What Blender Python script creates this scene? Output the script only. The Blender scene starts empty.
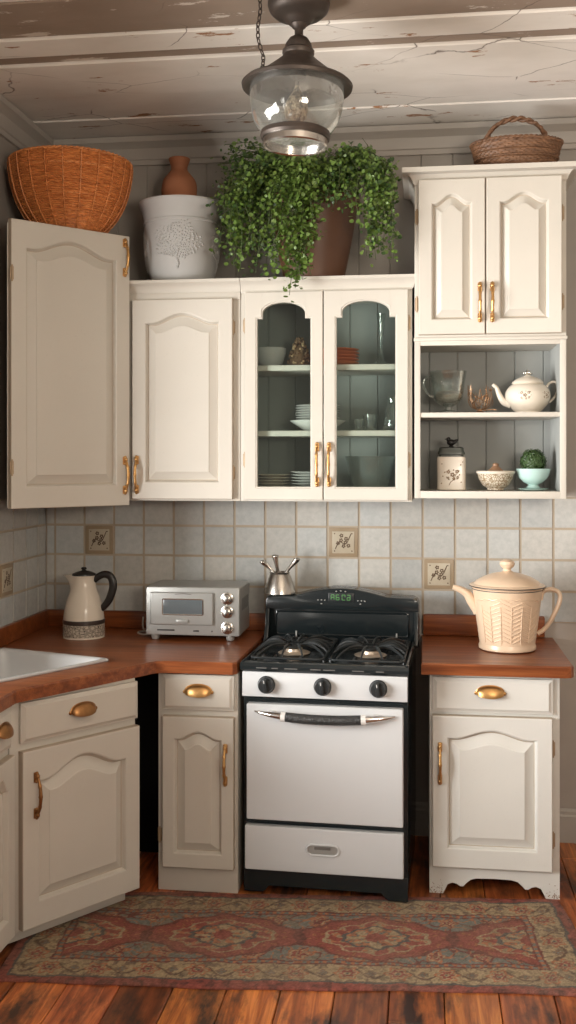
import bpy, bmesh, math, random
from math import sin, cos, pi, sqrt, radians as R
from mathutils import Vector, Matrix
random.seed(7)
SC = bpy.context.scene
COL = SC.collection

# ------------------------------------------------------------------ mesh helpers
def NB():
    return bmesh.new()

def _merge(bm, tmp, mi=0, M=None):
    vs = {}
    for v in tmp.verts:
        vs[v] = bm.verts.new(M @ v.co if M else v.co)
    for f in tmp.faces:
        try:
            nf = bm.faces.new([vs[v] for v in f.verts]); nf.material_index = mi
        except ValueError:
            pass
    tmp.free()

def box(bm, x0, x1, y0, y1, z0, z1, bev=0.0, mi=0, M=None, seg=2):
    t = bmesh.new()
    bmesh.ops.create_cube(t, size=1.0)
    for v in t.verts:
        v.co = Vector((x0 if v.co.x < 0 else x1, y0 if v.co.y < 0 else y1, z0 if v.co.z < 0 else z1))
    if bev > 0:
        bmesh.ops.bevel(t, geom=list(t.edges), offset=bev, segments=seg, affect='EDGES', profile=0.6)
    bmesh.ops.recalc_face_normals(t, faces=list(t.faces))
    _merge(bm, t, mi, M)

def lathe(bm, prof, seg=48, c=(0, 0, 0), mi=0, M=None, sx=1.0, sy=1.0, fr=None):
    """prof: list of (r, z); fr(a, z) multiplies radius"""
    rings = []
    c = Vector(c)
    for r, z in prof:
        if r < 1e-6:
            p = c + Vector((0, 0, z))
            rings.append([bm.verts.new(M @ p if M else p)])
        else:
            ring = []
            for i in range(seg):
                a = 2 * pi * i / seg
                rr = r * (fr(a, z) if fr else 1)
                p = c + Vector((rr * cos(a) * sx, rr * sin(a) * sy, z))
                ring.append(bm.verts.new(M @ p if M else p))
            rings.append(ring)
    for a, b in zip(rings[:-1], rings[1:]):
        for i in range(seg):
            j = (i + 1) % seg
            if len(a) == 1 and len(b) == 1:
                continue
            if len(a) == 1:
                f = bm.faces.new((a[0], b[j], b[i]))
            elif len(b) == 1:
                f = bm.faces.new((a[i], a[j], b[0]))
            else:
                f = bm.faces.new((a[i], a[j], b[j], b[i]))
            f.material_index = mi

def tube(bm, pts, rad, seg=10, closed=False, caps=True, mi=0, M=None, flat=1.0):
    pts = [Vector(p) for p in pts]
    n = len(pts)
    rads = rad if isinstance(rad, (list, tuple)) else [rad] * n
    def tang(i):
        if closed:
            return (pts[(i + 1) % n] - pts[i - 1]).normalized()
        return (pts[min(i + 1, n - 1)] - pts[max(i - 1, 0)]).normalized()
    t = tang(0)
    up = Vector((0, 0, 1)) if abs(t.z) < 0.9 else Vector((0, 1, 0))
    nrm = (up - t * up.dot(t)).normalized()
    rings = []
    for i in range(n):
        t2 = tang(i)
        nrm = nrm - t2 * nrm.dot(t2)
        nrm = nrm.normalized() if nrm.length > 1e-6 else Vector((1, 0, 0))
        b = t2.cross(nrm)
        ring = []
        for k in range(seg):
            a = 2 * pi * k / seg
            p = pts[i] + (nrm * cos(a) * flat + b * sin(a)) * rads[i]
            ring.append(bm.verts.new(M @ p if M else p))
        rings.append(ring)
    pairs = list(zip(rings[:-1], rings[1:]))
    if closed:
        pairs.append((rings[-1], rings[0]))
    for a, b in pairs:
        for i in range(seg):
            j = (i + 1) % seg
            f = bm.faces.new((a[i], a[j], b[j], b[i])); f.material_index = mi
    if caps and not closed:
        for rg in (rings[0][::-1], rings[-1]):
            f = bm.faces.new(rg); f.material_index = mi

def prism(bm, poly, lo, hi, axis='z', mi=0, bev=0.0, M=None):
    """poly in 2-D; axis z: (x,y) ; axis y: (x,z) ; axis x: (y,z)"""
    t = bmesh.new()
    def P(p, h):
        if axis == 'z': return (p[0], p[1], h)
        if axis == 'y': return (p[0], h, p[1])
        return (h, p[0], p[1])
    a = [t.verts.new(P(p, lo)) for p in poly]
    b = [t.verts.new(P(p, hi)) for p in poly]
    n = len(poly)
    t.faces.new(a); t.faces.new(b[::-1])
    for i in range(n):
        j = (i + 1) % n
        t.faces.new((a[i], b[i], b[j], a[j]))
    bmesh.ops.recalc_face_normals(t, faces=list(t.faces))
    if bev > 0:
        bmesh.ops.bevel(t, geom=list(t.edges), offset=bev, segments=2, affect='EDGES', profile=0.6)
    _merge(bm, t, mi, M)

def ball(bm, c, r, mi=0, sub=2, s=(1, 1, 1), M=None):
    t = bmesh.new()
    bmesh.ops.create_icosphere(t, subdivisions=sub, radius=1.0)
    for v in t.verts:
        v.co = Vector((c[0] + v.co.x * r * s[0], c[1] + v.co.y * r * s[1], c[2] + v.co.z * r * s[2]))
    _merge(bm, t, mi, M)

def bez(p0, p1, p2, p3, n=14):
    p0, p1, p2, p3 = map(Vector, (p0, p1, p2, p3))
    out = []
    for i in range(n + 1):
        t = i / n
        out.append(p0 * (1 - t) ** 3 + p1 * 3 * t * (1 - t) ** 2 + p2 * 3 * t * t * (1 - t) + p3 * t ** 3)
    return out

def spline(pts, n=6):
    """Catmull-Rom through 2-D/3-D points"""
    P = [Vector(p) for p in pts]
    out = []
    for i in range(len(P) - 1):
        a = P[max(i - 1, 0)]; b = P[i]; c = P[i + 1]; d = P[min(i + 2, len(P) - 1)]
        for k in range(n):
            t = k / n
            out.append(0.5 * ((2 * b) + (c - a) * t + (2 * a - 5 * b + 4 * c - d) * t * t + (3 * b - a - 3 * c + d) * t ** 3))
    out.append(P[-1])
    return out

def prof(pts, n=5):
    return [(max(p[0], 0.0), p[1]) for p in spline(pts, n)]

def obj(name, bm, mats, parent=None, loc=(0, 0, 0), rot=(0, 0, 0), smooth=38, recalc=True):
    me = bpy.data.meshes.new(name)
    if recalc:
        bmesh.ops.recalc_face_normals(bm, faces=list(bm.faces))
    bm.to_mesh(me); bm.free()
    if not isinstance(mats, (list, tuple)):
        mats = [mats]
    for m in mats:
        me.materials.append(m)
    if smooth:
        for p in me.polygons:
            p.use_smooth = True
        me.set_sharp_from_angle(angle=R(smooth))
    o = bpy.data.objects.new(name, me)
    COL.objects.link(o)
    o.location = loc; o.rotation_euler = rot
    if parent:
        o.parent = parent
    return o

def tag(o, label, cat, group=None):
    o['label'] = label; o['category'] = cat
    if group:
        o['group'] = group
    return o

def thing(name, label, cat, loc=(0, 0, 0), rotz=0.0, group=None):
    o = bpy.data.objects.new(name, None)
    o.empty_display_size = 0.05
    COL.objects.link(o)
    o.location = loc; o.rotation_euler = (0, 0, rotz)
    return tag(o, label, cat, group)

def struct(name, bm, mats, parent=None, **k):
    o = obj(name, bm, mats, parent, **k)
    if not parent:
        o['kind'] = 'structure'
    return o

def dup(o, loc=None, rotz=None, label=None, parent=None):
    c = o.copy(); COL.objects.link(c)
    if parent is not None:
        c.parent = parent
    if loc is not None:
        c.location = loc
    if rotz is not None:
        c.rotation_euler = (0, 0, rotz)
    if label:
        c['label'] = label
    for ch in list(o.children):
        dup(ch, parent=c)
    return c

# ------------------------------------------------------------------ material helpers
class N:
    def __init__(self, name):
        self.m = bpy.data.materials.new(name); self.m.use_nodes = True
        self.t = self.m.node_tree; self.t.nodes.clear()
        self.out = self.t.nodes.new('ShaderNodeOutputMaterial')
        self.b = self.t.nodes.new('ShaderNodeBsdfPrincipled')
        self.l(self.b.outputs[0], self.out.inputs[0])
        self._c = None
    def n(self, t, **k):
        x = self.t.nodes.new('ShaderNode' + t)
        for a, v in k.items():
            setattr(x, a, v)
        return x
    def l(self, a, b):
        self.t.links.new(a, b)
    def set(self, **k):
        for a, v in k.items():
            i = self.b.inputs[a.replace('_', ' ')]
            if isinstance(v, tuple):
                i.default_value = v if len(v) == 4 else (*v, 1)
            elif isinstance(v, (int, float)):
                i.default_value = v
            else:
                self.l(v, i)
        return self
    def coord(self, kind='Object', scale=(1, 1, 1), rot=(0, 0, 0)):
        tc = self.n('TexCoord'); mp = self.n('Mapping')
        mp.inputs['Scale'].default_value = scale; mp.inputs['Rotation'].default_value = rot
        self.l(tc.outputs[kind], mp.inputs[0])
        return mp.outputs[0]
    def noise(self, co, scale=5, detail=4, rough=.55, dist=0):
        x = self.n('TexNoise'); x.inputs['Scale'].default_value = scale
        x.inputs['Detail'].default_value = detail; x.inputs['Roughness'].default_value = rough
        x.inputs['Distortion'].default_value = dist
        self.l(co, x.inputs['Vector']); return x.outputs[0]
    def noisec(self, co, scale):
        x = self.n('TexNoise'); x.inputs['Scale'].default_value = scale; x.inputs['Detail'].default_value = 5
        self.l(co, x.inputs['Vector']); return x.outputs['Color']
    def voro(self, co, scale=5, feature='F1', out='Distance'):
        x = self.n('TexVoronoi', feature=feature); x.inputs['Scale'].default_value = scale
        self.l(co, x.inputs['Vector']); return x.outputs[out]
    def ramp(self, fac, stops, interp='LINEAR'):
        x = self.n('ValToRGB'); x.color_ramp.interpolation = interp
        e = x.color_ramp.elements
        while len(e) < len(stops):
            e.new(0.5)
        for el, (p, c) in zip(e, stops):
            el.position = p
            el.color = (c, c, c, 1) if isinstance(c, (int, float)) else (*c, 1)
        self.l(fac, x.inputs[0]); return x.outputs[0]
    def mix(self, fac, a, b, blend='MIX'):
        x = self.n('Mix', data_type='RGBA', blend_type=blend)
        for s, v in ((x.inputs[0], fac), (x.inputs[6], a), (x.inputs[7], b)):
            if isinstance(v, (int, float)):
                s.default_value = v
            elif isinstance(v, tuple):
                s.default_value = (*v, 1) if len(v) == 3 else v
            else:
                self.l(v, s)
        return x.outputs[2]
    def attr(self, name):
        x = self.n('Attribute'); x.attribute_name = name
        return x.outputs['Color']
    def bump(self, h, strength=.3, dist=.002):
        x = self.n('Bump'); x.inputs['Strength'].default_value = strength; x.inputs['Distance'].default_value = dist
        self.l(h, x.inputs['Height']); self.l(x.outputs[0], self.b.inputs['Normal'])
        return self

def paint(name, c, rough=.42, var=.10, wear=None):
    n = N(name); co = n.coord()
    lo = tuple(x * (1 - var) for x in c)
    col = n.mix(n.noise(co, 4, 5), lo, c)
    sp = n.ramp(n.noise(co, 90, 3, .7), [(.30, 0.0), (.36, 1.0)])
    col = n.mix(sp, tuple(x * .90 for x in c), col)
    if wear:
        w = n.ramp(n.noise(co, 14, 8, .72), [(.71, 0.0), (.76, .6)])
        col = n.mix(w, col, wear)
    n.set(Base_Color=col, Roughness=rough)
    st = n.coord(scale=(40, 40, 4))
    n.bump(n.noise(st, 3, 3), .12, .001)
    return n.m

def plain(name, c, rough=.5, metal=0.0, var=.12, scale=8, bump=0, bscale=60, **k):
    n = N(name); co = n.coord()
    col = n.mix(n.noise(co, scale, 4), tuple(x * (1 - var) for x in c), tuple(min(1, x * (1 + var * .5)) for x in c))
    n.set(Base_Color=col, Roughness=rough, Metallic=metal, **k)
    if bump:
        n.bump(n.noise(co, bscale, 4), bump, .002)
    return n.m

def wood(name, dark, mid, light, grain=(1.2, 22, 22), rough=.32, attr=None):
    n = N(name); co = n.coord(scale=grain)
    f = n.noise(co, 1.6, 6, .58, .25)
    col = n.ramp(f, [(.22, dark), (.48, mid), (.74, light)])
    f2 = n.noise(n.coord(scale=(grain[0] * 3, grain[1] * 5, grain[2] * 5)), 2, 3)
    col = n.mix(n.ramp(f2, [(.35, .35), (.6, 0.0)]), col, dark)
    if attr:
        col = n.mix(1.0, col, n.attr(attr), 'MULTIPLY')
    n.set(Base_Color=col, Roughness=rough)
    n.bump(f2, .12, .001)
    return n.m

def thin_glass(name, tint=(.93, .96, .95), gloss=.03, edge=.35, rough=.02, seeds=0, haze=0):
    n = N(name); n.t.nodes.remove(n.b)
    tr = n.n('BsdfTransparent'); tr.inputs[0].default_value = (*tint, 1)
    gl = n.n('BsdfGlossy'); gl.inputs['Roughness'].default_value = rough
    gl.inputs[0].default_value = (.95, .97, .96, 1)
    lw = n.n('LayerWeight'); lw.inputs[0].default_value = .30
    mr = n.n('MapRange'); mr.inputs['To Min'].default_value = gloss; mr.inputs['To Max'].default_value = edge
    n.l(lw.outputs['Facing'], mr.inputs['Value'])
    mx = n.n('MixShader')
    n.l(mr.outputs[0], mx.inputs[0]); n.l(tr.outputs[0], mx.inputs[1]); n.l(gl.outputs[0], mx.inputs[2])
    if seeds:
        bp = n.n('Bump'); bp.inputs['Strength'].default_value = seeds; bp.inputs['Distance'].default_value = .003
        n.l(n.noise(n.coord(), 45, 3), bp.inputs['Height']); n.l(bp.outputs[0], gl.inputs['Normal'])
    last = mx.outputs[0]
    if haze:
        df = n.n('BsdfTranslucent'); df.inputs[0].default_value = (.85, .86, .82, 1)
        d2 = n.n('BsdfDiffuse'); d2.inputs[0].default_value = (.85, .86, .82, 1)
        ad = n.n('MixShader'); n.l(df.outputs[0], ad.inputs[1]); n.l(d2.outputs[0], ad.inputs[2])
        m2 = n.n('MixShader'); m2.inputs[0].default_value = haze
        n.l(last, m2.inputs[1]); n.l(ad.outputs[0], m2.inputs[2]); last = m2.outputs[0]
    n.l(last, n.out.inputs[0])
    return n.m

MT = {}
MT['cab'] = paint('cream_cabinet_paint', (.605, .57, .505), wear=(.50, .42, .33))
MT['cab2'] = paint('worn_cream_cabinet_paint', (.70, .695, .655), wear=(.55, .45, .35))
MT['glaze'] = paint('brown_antique_glaze', (.50, .42, .33), .5, .2)
MT['hingem'] = plain('dull_painted_hinge', (.42, .31, .20), .45, .3, .2, 60)
MT['inside'] = plain('grey_cabinet_lining', (.24, .25, .235), .6)
MT['shelfblue'] = plain('blue_grey_boards', (.33, .34, .325), .55)
MT['wallboard'] = paint('taupe_board_paint', (.34, .31, .275), .55, .18)
MT['plaster'] = plain('grey_plaster', (.42, .38, .34), .8, bump=.2)
MT['trim'] = paint('taupe_trim_paint', (.42, .385, .345), .45, .15)
MT['skirt'] = paint('grey_skirting_paint', (.46, .43, .39), .5, .12)
MT['brass'] = plain('aged_brass', (.66, .38, .15), .36, 1.0, .35, 40)
MT['darkbrass'] = plain('dark_aged_brass', (.40, .20, .08), .35, 1.0, .4, 40)
MT['counter'] = wood('red_brown_counter_wood', (.085, .020, .006), (.23, .062, .017), (.40, .130, .038))
MT['black'] = plain('black_enamel', (.012, .017, .019), .16, 0, .2, 5)
MT['blackmat'] = plain('matt_black_iron', (.022, .026, .028), .30, 0, .3, 30)
MT['white'] = plain('white_enamel', (.60, .615, .625), .22, 0, .05, 3)
MT['chrome'] = plain('chrome', (.78, .76, .73), .14, 1.0, .08, 20)
MT['steel'] = plain('brushed_steel', (.55, .52, .48), .25, 1.0, .25, 25)
MT['alu'] = plain('burner_aluminium', (.60, .50, .40), .4, .7, .3, 40)
MT['ceramic'] = plain('cream_ceramic', (.70, .63, .53), .20, 0, .08, 6)
MT['whitecer'] = plain('white_porcelain', (.72, .71, .68), .15, 0, .04, 5)
MT['peach'] = plain('peach_stoneware', (.74, .56, .40), .28, 0, .10, 6)
MT['matpot'] = plain('chalky_white_pot', (.50, .50, .49), .75, 0, .14, 6, .25, 40)
MT['terracotta'] = plain('terracotta', (.34, .13, .06), .8, 0, .25, 9, .3, 60)
MT['darkterra'] = plain('dark_glazed_terracotta', (.13, .058, .030), .5, 0, .35, 6, .2, 30)
MT['iron'] = plain('dark_bronze_iron', (.070, .053, .043), .48, .55, .35, 22, .2, 50)
MT['silver'] = plain('silver_grey_metal', (.40, .405, .39), .34, .40, .10, 8)
MT['silverdk'] = plain('dark_grey_metal', (.20, .20, .19), .4, .5, .1)
MT['smokeglass'] = plain('grey_oven_window', (.13, .155, .17), .12, 0, .1)
MT['glass'] = thin_glass('clear_pane_glass', (.90, .94, .92), .03, .30)
MT['ware'] = thin_glass('clear_glassware', (.88, .92, .91), .10, .9, .02, 0, .03)
MT['lampglass'] = thin_glass('seeded_lamp_glass', (.86, .87, .84), .12, .85, .06, .35, .10)
MT['frost'] = thin_glass('misty_glass_bowl', (.72, .78, .77), .10, .6, .25, 0, .12)
MT['mint'] = plain('mint_ceramic', (.46, .64, .60), .22, 0, .05)
MT['orange'] = plain('orange_earthenware', (.80, .24, .08), .35, 0, .15)
MT['copper'] = plain('copper_wire', (.36, .22, .13), .35, 1.0, .2)
MT['gilt'] = plain('brown_gilt_transfer', (.22, .125, .055), .4, 0, .3, 60)
MT['blackplastic'] = plain('black_plastic', (.018, .016, .015), .32, 0, .2)
MT['ivory'] = plain('ivory_cable', (.55, .50, .44), .5)
MT['darkvoid'] = plain('near_black_shade_and_soil', (.014, .012, .011), 1.0, Specular_IOR_Level=.05)  # near-black for the painted gap shade, also used for soil
MT['grn'] = None
n = N('green_lit_digits'); n.set(Base_Color=(.02, .05, .02), Emission_Color=(.16, .5, .12), Emission_Strength=.55); MT['grn'] = n.m
n = N('clear_white_mark'); n.set(Base_Color=(.55, .55, .54), Roughness=.5); MT['mark'] = n.m

# ceiling: painted boards with cracks and flaked patches
def ceilmat(name, base, dark, flake, t):
    n = N(name); co = n.coord(scale=(.7, 1.5, 1))
    col = n.mix(n.ramp(n.noise(co, 3, 6), [(.3, 0.0), (.7, 1.0)]), dark, base)
    cr = n.ramp(n.voro(n.mix(.09, n.coord(scale=(1.0, 2.2, 1)), n.noisec(n.coord(), 5)), 1.7, 'DISTANCE_TO_EDGE'), [(.0, 1.0), (.0045, 0.0)])
    gate = n.ramp(n.noise(co, 2.2, 2), [(.44, 0.0), (.52, 1.0)])
    cr = n.mix(1.0, cr, gate, 'MULTIPLY')
    col = n.mix(cr, col, (.10, .065, .045))
    fl = n.ramp(n.noise(n.coord(scale=(.8, 3, 1)), 4.5, 9, .68), [(t, 0.0), (t + .015, 1.0)])
    col = n.mix(fl, col, flake)
    n.set(Base_Color=col, Roughness=.62)
    n.bump(n.noise(co, 70, 4), .25, .002)
    return n.m
MT['ceil'] = ceilmat('flaking_white_ceiling_paint', (.84, .79, .73), (.70, .65, .585), (.34, .17, .08), .625)
MT['ceilbrown'] = ceilmat('stripped_brown_ceiling_board', (.33, .255, .20), (.25, .185, .14), (.62, .55, .48), .60)

# tiles
n = N('mottled_wall_tile'); co = n.coord()
col = n.mix(n.ramp(n.noise(co, 34, 6, .7), [(.34, 0.0), (.62, 1.0)]), (.43, .44, .425), (.50, .505, .485))
col = n.mix(1.0, col, n.attr('tint'), 'MULTIPLY')
n.set(Base_Color=col, Roughness=.25); n.bump(n.noise(co, 26, 4), .25, .002); MT['tile'] = n.m
MT['grout'] = plain('beige_grout', (.43, .36, .275), .85)
MT['decotile'] = plain('cream_motif_tile', (.47, .41, .31), .3, 0, .15, 20)
MT['decoedge'] = plain('brown_tile_border', (.33, .25, .16), .35, 0, .2, 20)
MT['motif'] = plain('dark_brown_motif', (.10, .060, .033), .4)

# floor boards
n = N('old_orange_floorboards'); co = n.coord(scale=(16, 1.1, 1))
f = n.noise(co, 2.0, 8, .62, .9)
col = n.ramp(f, [(.28, (.070, .020, .007)), (.47, (.30, .080, .021)), (.66, (.52, .175, .048))])
st = n.ramp(n.noise(n.coord(scale=(5, 1.6, 1)), 1.7, 6, .65), [(.36, 1.0), (.52, 0.0)])
col = n.mix(st, col, (.035, .015, .010))
col = n.mix(1.0, col, n.attr('tint'), 'MULTIPLY')
n.set(Base_Color=col, Roughness=.34); n.bump(f, .3, .002); MT['floor'] = n.m

# wicker
def wicker(name, a, b):
    n = N(name); co = n.coord()
    col = n.mix(n.ramp(n.noise(n.coord(scale=(1, 1, 6)), 22, 4, .7), [(.32, 0.0), (.68, 1.0)]), a, b)
    n.set(Base_Color=col, Roughness=.55); n.bump(n.noise(co, 120, 3), .3, .002); return n.m
MT['wicker'] = wicker('orange_brown_wicker', (.36, .105, .028), (.78, .31, .095))
MT['seagrass'] = wicker('brown_seagrass', (.075, .034, .016), (.24, .12, .060))

# leaves
def leafmat(name, a, b):
    n = N(name); co = n.coord()
    col = n.mix(n.noise(co, 9, 3), a, b)
    n.set(Base_Color=col, Roughness=.45, Subsurface_Weight=0.0); return n.m
MT['leaf'] = leafmat('bright_leaf_green', (.060, .120, .018), (.160, .245, .050))
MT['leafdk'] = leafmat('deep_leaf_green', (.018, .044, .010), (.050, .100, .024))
MT['stem'] = plain('green_brown_stem', (.06, .085, .025), .6)

# rug pile: colour comes from the woven pattern stored on the mesh
n = N('woven_rug_pile'); co = n.coord()
col = n.mix(.55, n.attr('weave'), n.mix(n.noise(co, 160, 2, .8), (.30, .28, .26), (1.0, 1.0, 1.0)), 'MULTIPLY')
n.set(Base_Color=col, Roughness=.95); n.bump(n.noise(co, 300, 2), .6, .003); MT['rug'] = n.m
# ================================================================== ROOM
WY = 4.66      # back wall
WX = -1.775    # left wall
CZ = 3.19      # ceiling
XR = 2.3
YF = -0.6

def float_color(me, name, fn):
    """fn(poly) -> rgb ; stored per corner"""
    a = me.color_attributes.new(name, 'FLOAT_COLOR', 'CORNER')
    for p in me.polygons:
        c = fn(p)
        for li in p.loop_indices:
            a.data[li].color = (*c, 1)

# floor : boards running away from the camera
bm = NB(); x = WX - .05; k = 0
rnd = random.Random(3)
edges = []
while x < XR:
    w = .172
    y = YF
    off = rnd.uniform(.3, 1.8)
    ys = [YF] + [YF + off + 1.9 * i for i in range(4) if YF + off + 1.9 * i < WY - .2] + [WY + .04]
    for a, b in zip(ys[:-1], ys[1:]):
        box(bm, x + .0015, x + w - .0015, a + .001, b - .001, -.03, 0, .003, seg=1)
    x += w
fl = struct('floor', bm, MT['floor'], smooth=0)
def ftint(p):
    c = p.center
    r = random.Random(int((c.x - WX + .05) / .172) * 37 + 5)
    v = r.choice([.65, .95, 1.15, 1.4, 1.6]); h = r.uniform(-.12, .12)
    return (v, v * (1 + h), v * (1 - h * .5))
float_color(fl.data, 'tint', ftint)
bm = NB(); box(bm, WX - .1, XR, YF, WY + .1, -.06, -.012); struct('trim_1', bm, MT['darkvoid'], smooth=0)

# ceiling : boards running across
bm = NB()
for a, b, dz, mi in [(4.68, 4.37, 0, 0), (4.366, 4.085, .004, 0), (4.081, 3.735, -.004, 0), (3.731, 3.645, .006, 1), (3.641, 3.49, -.008, 0),
                     (3.486, 3.22, .0, 1), (3.216, 2.9, .003, 0), (2.896, 2.55, 0, 0), (2.546, 2.2, .004, 0), (2.196, 1.8, 0, 0),
                     (1.796, 1.4, .003, 0), (1.396, .9, 0, 0), (.896, .4, .002, 0), (.396, YF, 0, 0)]:
    box(bm, WX - .1, XR + .1, b, a, CZ + dz, CZ + .06, .004, mi, seg=1)
struct('ceiling', bm, [MT['ceil'], MT['ceilbrown']], smooth=0)

# back wall : grooved boards above, plaster below
def board_profile(x0, x1, pitch, y, first, depth=.005, hw=.004):
    pts = [(x0, y)]
    x = first
    while x < x1 - hw:
        if x > x0 + hw:
            pts += [(x - hw, y), (x, y + depth), (x + hw, y)]
        x += pitch
    pts.append((x1, y)); return pts
def boards(bm, x0, x1, pitch, y, z0, z1, first, back, mi=0):
    prism(bm, board_profile(x0, x1, pitch, y, first) + [(x1, back), (x0, back)], z0, z1, 'z', mi)
bm = NB()
boards(bm, WX - .1, XR, .141, WY, 1.53, CZ + .02, -1.70, WY + .1, 0)
box(bm, WX - .1, XR, WY, WY + .1, -.03, 1.53, 0, 1)
wall_back = struct('wall_back', bm, [MT['wallboard'], MT['plaster']], smooth=0)

# left wall with the window over the sink (out of the picture) and an added second opening nearer, for fill light
wins = [(1.50, 3.42, .72, 2.36), (-.35, .85, .95, 2.35)]
bm = NB()
ys = [YF, wins[1][0], wins[1][1], wins[0][0], wins[0][1], WY + .1]
for i in range(5):
    if i in (1, 3):
        w = wins[1] if i == 1 else wins[0]
        box(bm, WX - .12, WX, ys[i], ys[i + 1], -.03, w[2], 0, 1)
        box(bm, WX - .12, WX, ys[i], ys[i + 1], w[3], CZ + .02, 0, 0)
    else:
        box(bm, WX - .12, WX, ys[i], ys[i + 1], -.03, CZ + .02, 0, 0)
wall_left = struct('wall_left', bm, [MT['wallboard'], MT['plaster']], smooth=0)
for k, (a, b, c, d) in enumerate(wins):
    bm = NB()
    for s in ((a, a + .05, c, d), (b - .05, b, c, d), (a, b, c, c + .05), (a, b, d - .05, d), ((a + b) / 2 - .02, (a + b) / 2 + .02, c, d), (a, b, (c + d) / 2 - .02, (c + d) / 2 + .02)):
        box(bm, WX - .10, WX - .05, s[0], s[1], s[2], s[3], .004)
    struct('window_%d' % (k + 1), bm, MT['trim'], smooth=0)
bm = NB(); box(bm, XR, XR + .1, YF, WY + .1, -.03, CZ + .02); struct('wall_right', bm, MT['wallboard'], smooth=0)

# tiles on the walls, four courses
def tile_patch(bm, mats, u0, u1, pitch, first, conv, skip):
    z0, pz = .968, .139
    for r in range(4):
        x = first
        while x > u0: x -= pitch
        while x < u1:
            a, b = max(x, u0) + .0016, min(x + pitch, u1) - .0016
            cx = (x + pitch / 2)
            if b - a > .01 and not any(abs(cx - s) < .03 and rr == r for s, rr in skip):
                t = bmesh.new()
                bmesh.ops.create_cube(t, size=1)
                for v in t.verts:
                    v.co = Vector((a if v.co.x < 0 else b, -.008 if v.co.y < 0 else .0, z0 + r * pz + .0016 if v.co.z < 0 else z0 + (r + 1) * pz - .0016))
                bmesh.ops.bevel(t, geom=[e for e in t.edges if all(v.co.y < -.004 for v in e.verts)], offset=.004, segments=2, affect='EDGES')
                _merge(bm, t, 0, conv)
            x += pitch
def deco(parent, conv, cx, r):
    z = .968 + .139 * (r + .5)
    bm = NB()
    h = .0665
    box(bm, cx - h, cx + h, -.009, 0, z - h, z + h, .003, 1, conv)
    box(bm, cx - .050, cx + .050, -.0115, -.004, z - .050, z + .050, .002, 0, conv)
    rr = random.Random(int(cx * 100) + r)
    for i in range(7):
        a = i * 2.4; q = .010 + .0036 * i
        px, pz = cx + q * cos(a), z + q * sin(a)
        for j in range(5):
            b = j * 2 * pi / 5 + a
            ball(bm, (px + .006 * cos(b), -.0115, pz + .006 * sin(b)), .0042, 2, 1, (1, .25, 1), conv)
    pts = [(cx - .036 + .072 * t, -.0118, z - .03 + .06 * t + .016 * sin(t * 7)) for t in [i / 12 for i in range(13)]]
    tube(bm, pts, .0022, 5, mi=2, M=conv)
    for i in range(4):
        b = i * pi / 2 + pi / 4
        ball(bm, (cx + .056 * cos(b) * 1.0, -.0112, z + .056 * sin(b)), .004, 2, 1, (1, .2, 1), conv)
    return obj('motif_tile', bm, [MT['decotile'], MT['decoedge'], MT['motif']], parent)
backM = Matrix.Translation((0, WY, 0))
leftM = Matrix.Translation((WX, 0, 0)) @ Matrix.Rotation(pi / 2, 4, 'Z')     # local x -> +Y, local -y -> +X
pb = .1435
bdec = [(-1.435 - pb / 2, 2), (-.287 - pb / 2, 2), (pb / 2, 1)]
ldec = [(4.264 - pb / 2, 1)]
for nm, par, M_, u0, u1, first, skip in (('tile_field', wall_back, backM, WX + .009, XR, -1.435 - 3 * pb, bdec), ('tile_field', wall_left, leftM, 2.3, WY - .009, 4.264 - 14 * pb, ldec)):
    if par is wall_left:
        segs = [(3.44, u1)]
    else:
        segs = [(u0, u1)]
    bm = NB()
    for a, b in segs:
        tile_patch(bm, None, a, b, pb, first, M_, skip)
    o = obj(nm, bm, MT['tile'], par, smooth=30)
    key = 1 if par is wall_left else 0
    def tt(p):
        c = p.center
        u = c.y if key else c.x
        r = random.Random(int((u + 20) / pb - (first / pb)) * 13 + int((c.z - .968) / .139) * 71)
        v = r.uniform(.86, 1.08); w = r.uniform(-.035, .035)
        return (v * (1 + w), v, v * (1 - w))
    float_color(o.data, 'tint', tt)
    bm = NB()
    for a, b in segs:
        box(bm, a, b, -.0045, 0, .968, 1.524, 0, 0, M_)
    obj('grout', bm, MT['grout'], par, smooth=0)
    for cx, r in skip:
        deco(par, M_, cx, r)

# cornice
def cornice(nm, M_, L):
    bm = NB()
    pr = [(0, CZ - .125), (-.014, CZ - .125), (-.016, CZ - .105), (-.022, CZ - .10), (-.026, CZ - .082), (-.036, CZ - .055), (-.055, CZ - .036), (-.066, CZ - .030), (-.068, CZ - .006), (0, CZ - .006)]
    prism(bm, pr, 0, L, 'x', 0, 0, M_)
    struct(nm, bm, MT['trim'], smooth=20)
cornice('trim_2', Matrix.Translation((WX, WY, 0)), XR - WX)
cornice('trim_3', Matrix.Translation((WX, YF, 0)) @ Matrix.Rotation(pi / 2, 4, 'Z'), WY - YF)
bm = NB()
prism(bm, [(WY, 0.0), (WY - .018, 0.0), (WY - .018, .115), (WY - .012, .122), (WY - .012, .136), (WY - .004, .146), (WY, .146)], WX, XR, 'x')
struct('baseboard_back', bm, MT['skirt'], smooth=20)
# ================================================================== CABINETS (local: x right, y back, z up, front face at y=0)
def bell(s):
    return 0.0 if abs(s) > .84 else (.5 * (1 + cos(pi * s / .84))) ** .82
def roundtop(s):
    return 0.0 if abs(s) >= .80 else .32 + .68 * sqrt(max(0, 1 - (s / .80) ** 2))

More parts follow.
